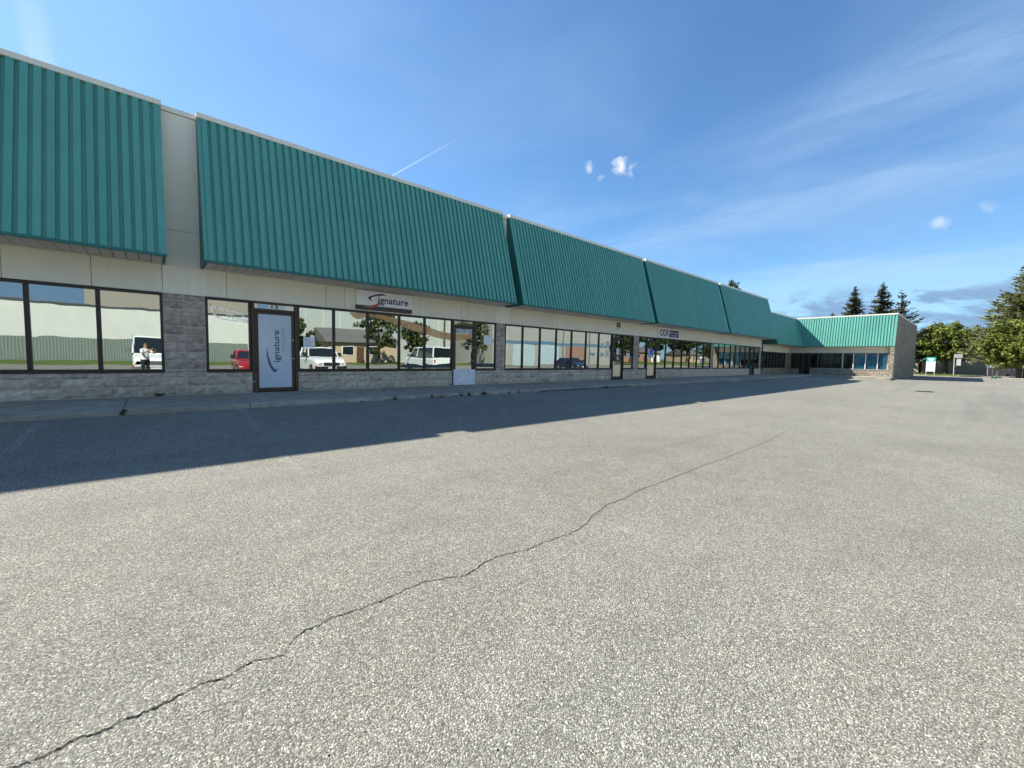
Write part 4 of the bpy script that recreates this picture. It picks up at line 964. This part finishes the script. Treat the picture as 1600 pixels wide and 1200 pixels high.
# ------------------------------------------------------------------ vehicles
rubber = plain('tyre_rubber', (.015, .015, .016), .8); lampm = plain('lamp_glass', (.75, .75, .72), .15); amber = plain('amber_lens', (.6, .12, .02), .3); redl = plain('red_lens', (.4, .01, .01), .3); plate = plain('plate_white', (.6, .62, .65), .5)
def vehicle(name, loc, rotz, paint, label, cat, kind='van', group=None, trim=None):
    """front towards +y in local space"""
    V = empty(name, loc, rotz, label, cat, group); trim = trim or M['black']
    if kind == 'van': L, Wd, H, hood, belt, ws0, ws1, back = 5.2, 1.98, 2.12, 1.15, 1.22, 1.45, .55, -2.6
    elif kind == 'truck': L, Wd, H, hood, belt, ws0, ws1, back = 5.4, 1.96, 1.82, 1.12, 1.16, 1.15, .55, -.9
    else: L, Wd, H, hood, belt, ws0, ws1, back = 4.5, 1.82, 1.50, .92, .98, 1.15, .25, -1.75
    f = L/2; w = Wd/2
    def ring(y, zb, zt, ww, tw=None):
        tw = tw or ww; c = .07
        return [(-ww+c, y, zb), (ww-c, y, zb), (ww, y, zb+c), (ww, y, zt-.18), (tw-c*1.2, y, zt), (-tw+c*1.2, y, zt), (-ww, y, zt-.18), (-ww, y, zb+c)]
    b = MB(); zr = belt+.02
    rings = [ring(-f, .42, zr-.04, w-.06), ring(-f+.12, .30, zr, w), ring(ws0, .30, zr, w), ring(ws0+.02, .30, hood+.04, w), ring(f-.5, .30, hood-.03, w-.02), ring(f-.12, .32, hood-.14, w-.06), ring(f, .42, hood-.32, w-.12)]
    b.loft(rings); build('body', b, paint, V, smooth=False)
    # cabin: glass block with painted roof and pillars
    tb = w-.02; tt = w-.20 if kind != 'van' else w-.12; bk = max(-f+.08, back)
    gl = MB(); gl.loft([[(-tb, bk, zr-.02), (tb, bk, zr-.02), (tt, bk+(.06 if kind != 'car' else .5), H-.06), (-tt, bk+(.06 if kind != 'car' else .5), H-.06)],
                        [(-tb, ws0, zr-.02), (tb, ws0, zr-.02), (tt, ws1, H-.06), (-tt, ws1, H-.06)]]); build('windows', gl, M['car_glass'], V)
    rf = MB(); by = bk+(.04 if kind != 'car' else .46)
    rf.loft([[(-tt-.01, by, H-.07), (tt+.01, by, H-.07), (tt-.06, by+.03, H), (-tt+.06, by+.03, H)], [(-tt-.01, ws1+.03, H-.07), (tt+.01, ws1+.03, H-.07), (tt-.06, ws1-.10, H), (-tt+.06, ws1-.10, H)]]); build('roof', rf, paint, V)
    pl_ = MB()
    for sx in (-1, 1):
        pl_.tube([(sx*tb, ws0, zr), (sx*tt, ws1, H-.05)], .045, 5); pl_.tube([(sx*tb, bk, zr), (sx*tt, by, H-.05)], .06, 5)
        pl_.tube([(sx*tb, -.1, zr), (sx*tt, -.15, H-.05)], .04, 5)
    build('pillars', pl_, paint, V)
    gz = hood-.50
    g2 = MB(); g2.box(-w*.52, w*.52, f-.06, f+.015, gz-.02, gz+.20)
    for k in range(3): g2.box(-w*.5, w*.5, f+.015, f+.03, gz+.02+.06*k, gz+.04+.06*k)
    build('grille', g2, trim, V)
    bm = MB(); bm.cbox(-w+.03, w-.03, f-.25, f+.10, .36, .56, .0); build('bumper', bm, trim if kind != 'car' else paint, V)
    bm = MB(); bm.box(-.26, .26, f+.102, f+.112, .40, .52); build('licence_plate', bm, plate, V)
    for sx in (-1, 1):
        h = MB(); h.box(sx*w*.76-.16, sx*w*.76+.16, f-.16, f+.0, gz+.0, gz+.18); build('headlight', h, lampm, V)
        h = MB(); h.box(sx*w*.78-.18, sx*w*.78+.18, f-.16, f-.005, gz-.12, gz-.01); build('indicator', h, amber, V)
        h = MB(); h.box(sx*(w+.02), sx*(w+.26), ws0-.30, ws0-.18, zr+.02, zr+.26); build('mirror', h, trim, V)
        h = MB(); h.box(sx*w*.84-.08, sx*w*.84+.08, -f-.01, -f+.05, .78, 1.05); build('tail_light', h, redl, V)
        for yy in (f-.95, -f+1.0):
            t_ = MB(); t_.tube([(sx*(w-.22), yy, .34), (sx*(w+.01), yy, .34)], .34, 18); ty = build('wheel', t_, rubber, V)
            t_ = MB(); t_.tube([(sx*(w-.02), yy, .34), (sx*(w+.022), yy, .34)], .20, 12); build('rim', t_, M['metal'], ty)
    if kind == 'van':
        a_ = MB(); a_.tube([(-w+.12, ws0+.3, zr), (-w+.06, ws0+.15, zr+1.0)], .008, 4); build('aerial', a_, M['black'], V)
    if kind == 'truck':
        c_ = MB(); c_.box(-w, w, -f, -f+.05, .9, 1.25); build('tailgate', c_, paint, V)
    return V
def carpaint(name, col): return mat(name, lambda t, o: bsdf(t, o, col, .22, 0, .6))
pw = carpaint('white_car_paint', (.72, .73, .72)); prd = carpaint('red_car_paint', (.30, .012, .014)); pbl = carpaint('navy_car_paint', (.02, .035, .075))
gtrim = plain('grey_plastic', (.12, .13, .13), .6)
vehicle('parked_van', (.05, -17.8, lz(0, -17)-.01), 0.0, pw, 'white van with amber indicators parked behind the photographer', 'van', 'van', trim=gtrim)
vehicle('parked_car', (4.5, -17.6, lz(4, -17)-.01), .03, prd, 'red car parked facing the shops, second in the row', 'car', 'car')
vehicle('parked_truck', (8.6, -17.9, lz(8, -17)-.01), -.02, pw, 'white pickup with black bumper parked facing the shops', 'truck', 'truck')
vehicle('parked_van', (18.6, -20.5, lz(18, -20)-.01), math.pi, pw, 'white delivery van parked with its rear to the shops', 'van', 'van', trim=gtrim)
vehicle('parked_car', (38.0, -20.0, lz(38, -20)-.01), .2, pbl, 'dark navy car parked across the lot', 'car', 'car')
vehicle('parked_van', (89.0, -16.0, -.25), 1.2, pw, 'white van glimpsed behind the dark fence at the right', 'van', 'van', trim=gtrim)

# ------------------------------------------------------------------ across the lot (seen in the shop windows)
XB = empty('rendered_building', (-34, -48, -.6), 0, 'long low pale rendered building across the lot behind the grey metal fence', 'building')
rend = painted('pale_render_white', (.60, .60, .54), .85, .16)
s = MB(); s.box(0, 46, -14, 0, 0, 5.6); build('wall', s, rend, XB)
s = MB(); s.box(-.1, 46.1, -14.1, .1, 5.6, 5.75); build('roof_edge', s, plain('dark_roof_edge', (.06, .06, .06), .6), XB)
XF = empty('metal_fence', (-34, -43, -.62), 0, 'long grey green corrugated metal fence along the lawn strip', 'fence')
fm2 = painted('grey_green_sheet', (.17, .20, .175), .5, .12)
me = MB(); 
for k in range(10): me.add([(.2*k, 0, 0), (.2*k+.1, .03, 0), (.2*k+.2, 0, 0), (.2*k, 0, 2.3), (.2*k+.1, .03, 2.3), (.2*k+.2, 0, 2.3)], [(0, 3, 4, 1), (1, 4, 5, 2)])
me = me.mesh('sheet', fm2)
for i in range(21): link('sheet', me, XF, (2.0*i, random.uniform(-.01, .01), random.uniform(-.04, .04)))
me = MB().box(-.04, .04, -.08, -.0, 0, 2.25).mesh('post', M['flashing'])
for i in range(11): link('post', me, XF, (4.0*i, -.04, 0))
XT = empty('tall_block', (-7.5, -72, -.6), 0, 'tall plain beige block rising behind the pale rendered building', 'building')
s = MB(); s.box(0, 21, -18, 0, 0, 17); build('wall', s, painted('beige_cladding', (.30, .27, .22), .8, .12), XT)
s = MB(); s.box(-.1, 21.1, -18.1, .1, 17, 17.2); build('parapet', s, M['flashing'], XT)
XC = empty('grey_warehouse', (14, -46, -.6), 0, 'pale grey windowless warehouse across the lot with a service cable', 'building')
pg = painted('pale_grey_cladding', (.40, .43, .40), .8, .12)
s = MB(); s.box(0, 24, -16, 0, 0, 9); build('wall', s, pg, XC)
s = MB()
for i in range(11): s.box(1+2.2*i, 1.04+2.2*i, 0.001, .03, 0, 9)
build('seam', s, M['flashing'], XC)
s = MB(); s.box(-.1, 24.1, -16.1, .1, 9.0, 9.2); build('parapet', s, M['flashing'], XC)
XG = empty('striped_warehouse', (40, -38, -.6), 0, 'beige grey warehouse with a blue band and pale blue loading doors', 'building')
bg2 = painted('beige_grey_cladding', (.36, .36, .325), .8, .12)
s = MB(); s.box(0, 33, -18, 0, 0, 9.5); build('wall', s, bg2, XG)
s = MB(); s.box(-.02, 33.02, 0, .04, 3.7, 4.2); build('stripe', s, plain('blue_band', (.10, .20, .30), .6), XG)
ldm = painted('pale_blue_door', (.42, .52, .56), .6, .08)
for x in (4.2, 10.4):
    s = MB(); s.box(x, x+5.2, 0, .06, 0, 3.6)
    for k in range(6): s.box(x, x+5.2, .06, .075, .55*k+.02, .55*k+.05)
    build('loading_door', s, ldm, XG)
s = MB(); s.box(17.5, 23.5, 0, .05, 0, 3.6); build('brick_panel', s, painted('red_brown_brick', (.30, .19, .14), .9, .15), XG)
for x in (.3, 16.6, 24.5, 32.4):
    s = MB(); s.box(x, x+.16, .045, .18, 0, 9.3); build('downpipe', s, plain('blue_grey_pipe', (.12, .20, .26), .5), XG)
s = MB(); s.box(7.5, 8.2, .0, .25, 7.4, 7.9); build('wall_lamp', s, M['black'], XG)
s = MB(); s.box(-.1, 33.1, -18.1, .1, 9.5, 9.7); build('parapet', s, M['flashing'], XG)
def house(loc, wd, wall, roofm, label, garage=None, rotz=0):
    Hh = empty('bungalow', loc, rotz, label, 'house', 'houses across the lawns')
    s = MB(); s.box(0, wd, -8, 0, -.5, 2.7); build('wall', s, wall, Hh)
    s = MB(); s.prism([(-8.5, 2.7), (.5, 2.7), (-4, 4.6)], 0, -.4, wd+.4); build('roof', s, roofm, Hh)
    for k, x in enumerate((wd*.18, wd*.55)):
        s = MB(); s.box(x, x+1.6, 0, .05, 1.0, 2.2); fr = build('window', s, white, Hh)
        s = MB(); s.box(x+.08, x+1.52, .051, .06, 1.08, 2.12); build('pane', s, M['car_glass'], fr)
    s = MB(); s.box(wd*.40, wd*.40+.95, 0, .05, 0, 2.1); build('door', s, plain('brown_door', (.10, .05, .03), .5), Hh)
    if garage:
        s = MB(); s.box(wd-5.2, wd-.6, 0, .06, 0, 2.35); build('garage_door', s, garage, Hh)
brick = painted('orange_brick', (.36, .19, .12), .9, .15); shing = painted('grey_shingle', (.12, .115, .11), .9, .15); tan = painted('tan_siding', (.50, .38, .26), .8, .1)
house((92, -56, .15), 15, brick, shing, 'orange brick bungalow nearest across the lawns', None)
house((112, -58, .15), 16, brick, shing, 'orange brick bungalow with a white garage door', white)
house((150, -60, .2), 17, tan, shing, 'tan bungalow beyond the white garage house', white)
house((176, -62, .2), 18, tan, shing, 'farthest tan bungalow down the street', None)
house((16.5, -41.5, -.5), 9, tan, shing, 'small tan bungalow in front of the grey warehouse', None)
PL = empty('utility_pole', (30.5, -37, -.5), 0, 'wooden utility pole by the lawn strip with a slack cable', 'pole')
s = MB(); s.tube([(0, 0, 0), (0, 0, 9.5)], [.16, .11], 8); build('post', s, M['bark'], PL)
s = MB(); s.box(-1.0, 1.0, -.06, .06, 8.6, 8.72); build('cross_arm', s, M['bark'], PL)
s = MB(); s.tube([(0, 0, 8.4), (-8, -2, 7.0), (-16, -4, 6.6), (-24, -6, 7.2)], .03, 5); build('cable', s, M['black'], PL)
gt = [(20.5, -36, 7.5, 2.6, 'dark bushy tree on the lawn strip facing the swoosh sign'), (11.5, -40, 7.0, 2.4, 'round tree beside the pale warehouse corner'), (13.8, -41, 4.0, 1.6, 'low brownish shrub tree next to the round one'), (26.5, -38, 6.4, 2.2, 'slim tree before the grey warehouse, right of the bungalow'), (36.0, -37, 8.0, 2.8, 'tall tree in the gap between the two warehouses'), (72.5, -36, 7.5, 3.0, 'dark tree at the end of the striped warehouse')]
for i, (x, y, h, r, lab) in enumerate(gt): decid((x, y, -.5), h, r, lab, 31+i, 'leaf_dark', .2, 60, 36)
base = decid((84, -46, 0), 12.0, 5.0, 'leftmost big dark tree before the bungalows', 41, 'leaf_dark', .42, 80, 40, 4.6, .3, 'big trees round the bungalows')
spots = [(96, -49, 'big dark tree in front of the first brick bungalow'), (108, -66, 'big dark tree between the two brick bungalows'), (124, -70, 'big dark tree behind the white garage door'), (134, -52, 'big dark tree on the open lawn'), (146, -70, 'big dark tree left of the tan bungalow'), (160, -50, 'big dark tree in front of the tan bungalow'), (172, -74, 'big dark tree behind the farthest bungalow'), (196, -58, 'big dark tree at the street end'), (90, -72, 'big dark tree behind the first brick bungalow'), (215, -66, 'farthest big dark tree beyond the street end')]
for i, (x, y, lab) in enumerate(spots):
    c_ = copy_tree(base); c_.location = (x, y, .1); c_.rotation_euler = (0, 0, i*1.3); s_ = .9+.35*random.random(); c_.scale = (s_, s_, s_*random.uniform(.9, 1.15)); c_['label'] = lab

# ------------------------------------------------------------------ the photographer (mirrored in the left window)
def person():
    P = empty('person', (0, 0, 0), 0, 'person in white t-shirt and sunglasses holding up a phone, mirrored in the left window', 'person')
    f = Vector((fw_.x, fw_.y, 0)).normalized(); r = Vector((f.y, -f.x, 0)); gz = lz(-.3, -12.9)
    base_ = CAM - f*.50 - r*.06; base_.z = 0
    def W(x, y, z): return base_ + r*x + f*y + Vector((0, 0, gz+z))
    ph = CAM - fw_*.012
    hl, hr = ph - r*.085 - Vector((0, 0, .0)) - f*.012, ph + r*.085 - f*.012
    verts = []; rad = []; edg = []
    def v(p, ra, link_=None):
        verts.append(tuple(p)); rad.append(ra if isinstance(ra, tuple) else (ra, ra)); i = len(verts)-1
        if link_ is not None: edg.append((link_, i))
        return i
    pel = v(W(0, 0, .96), (.155, .115)); wa = v(W(0, .0, 1.12), (.14, .105), pel); ch = v(W(0, .01, 1.30), (.165, .115), wa); sh = v(W(0, .0, 1.43), (.11, .085), ch)
    nk = v(W(0, .02, 1.51), .056, sh); hd0 = v(W(0, .045, 1.59), (.070, .080), nk); hd1 = v(W(0, .045, 1.67), (.078, .095), hd0); hd2 = v(W(0, .035, 1.73), (.055, .066), hd1)
    for sx, hp in ((-1, hl), (1, hr)):
        s1 = v(W(sx*.17, 0, 1.42), .068, sh); el = v(W(sx*.27, .17, 1.24), .047, s1)
        wr = v(hp - f*.05 - Vector((0, 0, .035)), .029, el); v(hp - f*.02 - Vector((0, 0, .01)), (.036, .022), wr)
        h1 = v(W(sx*.095, 0, .86), (.095, .10), pel); k1 = v(W(sx*.11, .02, .50), .062, h1); a1 = v(W(sx*.12, -.02, .09), .042, k1); v(W(sx*.13, .13, .04), (.045, .035), a1)
    me = bpy.data.meshes.new('body'); me.from_pydata(verts, edg, []); o = link('body', me, P)
    sk = o.modifiers.new('skin', 'SKIN'); sk.use_smooth_shade = True; ss = o.modifiers.new('sub', 'SUBSURF'); ss.levels = 2; ss.render_levels = 2
    for i, q in enumerate(me.skin_vertices[0].data): q.radius = rad[i]; q.use_root = (i == 0)
    zg = gz
    def _body(t, oo):
        p = geo(t); x = t.xyz(p); z = x[2]
        dx = t.vm('SUBTRACT', p, tuple(base_)); lat = t.math('ABSOLUTE', t.vm('DOT_PRODUCT', dx, tuple(r))); fwd = t.vm('DOT_PRODUCT', dx, tuple(f))
        skin = (.42, .22, .14)
        arm = t.math('GREATER_THAN', fwd, .15)
        up = t.math('GREATER_THAN', z, zg+1.485)
        shirt = t.math('GREATER_THAN', z, zg+.96); shoe = t.math('LESS_THAN', z, zg+.10)
        c = t.mix(shirt, (.018, .018, .022), (.74, .74, .73)); c = t.mix(shoe, c, (.05, .05, .05))
        c = t.mix(t.math('MULTIPLY', t.math('MAXIMUM', up, arm), shirt), c, skin)
        bsdf(t, oo, c, .75, 0, .3)
    me.materials.append(mat('skin_and_clothes', _body))
    skinm = plain('skin', (.42, .22, .14), .6)
    hc = W(0, .045, 1.66)
    # hair cap, sunglasses, nose, ears
    hb = MB(); rings = []
    for j in range(7):
        el = math.radians(-8+98*j/6); rings.append([tuple(hc + r*(.083*math.cos(a)*math.cos(el)) + f*(-.012+.098*math.sin(a)*math.cos(el)-(.03 if math.sin(a) > .3 and j < 2 else 0)) + Vector((0, 0, .03+.085*math.sin(el)+(.035 if math.sin(a) > .2 and j < 2 else 0)))) for a in [6.2832*k/16 for k in range(16)]])
    hb.loft(rings); build('hair', hb, plain('dark_hair', (.02, .014, .010), .8), P, smooth=True)
    sg = MB(); e = .098
    for sx in (-1, 1):
        sg.tube([hc+r*sx*.036+f*(e-.012)+Vector((0, 0, .008)), hc+r*sx*.036+f*(e+.004)+Vector((0, 0, .008))], .027, 10)
        sg.tube([hc+r*sx*.062+f*(e-.012)+Vector((0, 0, .012)), hc+r*sx*.082+f*.0+Vector((0, 0, .014))], .004, 5)
    sg.tube([hc-r*.012+f*(e+.002)+Vector((0, 0, .012)), hc+r*.012+f*(e+.002)+Vector((0, 0, .012))], .004, 5)
    build('sunglasses', sg, M['black'], P)
    ns = MB(); ns.tube([hc+f*.088+Vector((0, 0, .005)), hc+f*.112+Vector((0, 0, -.028)), hc+f*.090+Vector((0, 0, -.036))], [.007, .014, .009], 7); build('nose', ns, skinm, P, smooth=True)
    mo_ = MB(); mo_.tube([hc-r*.024+f*.082+Vector((0, 0, -.062)), hc+f*.092+Vector((0, 0, -.060)), hc+r*.024+f*.082+Vector((0, 0, -.062))], [.004, .008, .004], 6); build('mouth', mo_, plain('lips', (.30, .11, .09), .6), P)
    for sx in (-1, 1):
        ea = MB(); ea.tube([hc+r*sx*.078+Vector((0, 0, -.025)), hc+r*sx*.092-f*.012+Vector((0, 0, .004)), hc+r*sx*.080-f*.006+Vector((0, 0, .026))], [.008, .015, .008], 7); build('ear', ea, skinm, P, smooth=True)
    # fingers curled round the ends of the phone, all behind the lens plane
    up_ = -dn_
    for sx, hp in ((-1, hl), (1, hr)):
        fb = MB()
        for k in range(4):
            o0 = hp - f*.028 + up_*(.020-.018*k) ; L = (.050, .056, .053, .042)[k]
            fb.tube([o0, o0 - r*sx*.010 + f*.004 + up_*.002, o0 - r*sx*(L*.55) - f*.004, o0 - r*sx*L - f*.001], [.0085, .0085, .0078, .006], 7)
        o0 = hp - f*.030 - up_*.030; fb.tube([o0, o0 + r*sx*.004 + f*.012 + up_*.006, o0 - r*sx*.022 + f*.010 + up_*.016], [.011, .010, .007], 7)
        build('fingers', fb, skinm, P, smooth=True)
    return P, ph, r, f, up_
P_, ph_, r2_, f2_, up2_ = person()
PH = empty('phone', tuple(ph_), 0, 'dark phone held sideways in both hands, mirrored in the left window', 'phone')
def pb_(x0, x1, y0, y1, z0, z1):
    return [tuple(r_*x + fw_*y + up2_*z) for (x, y, z) in ((x0, y0, z0), (x1, y0, z0), (x1, y1, z0), (x0, y1, z0), (x0, y0, z1), (x1, y0, z1), (x1, y1, z1), (x0, y1, z1))]
FB = [(0, 3, 2, 1), (4, 5, 6, 7), (0, 1, 5, 4), (1, 2, 6, 5), (2, 3, 7, 6), (3, 0, 4, 7)]
build('case', MB().add(pb_(-.073, .073, -.010, .0, -.036, .036), FB), M['black'], PH)
build('screen', MB().add(pb_(-.069, .069, -.0112, -.0102, -.032, .032), FB), M['car_glass'], PH)
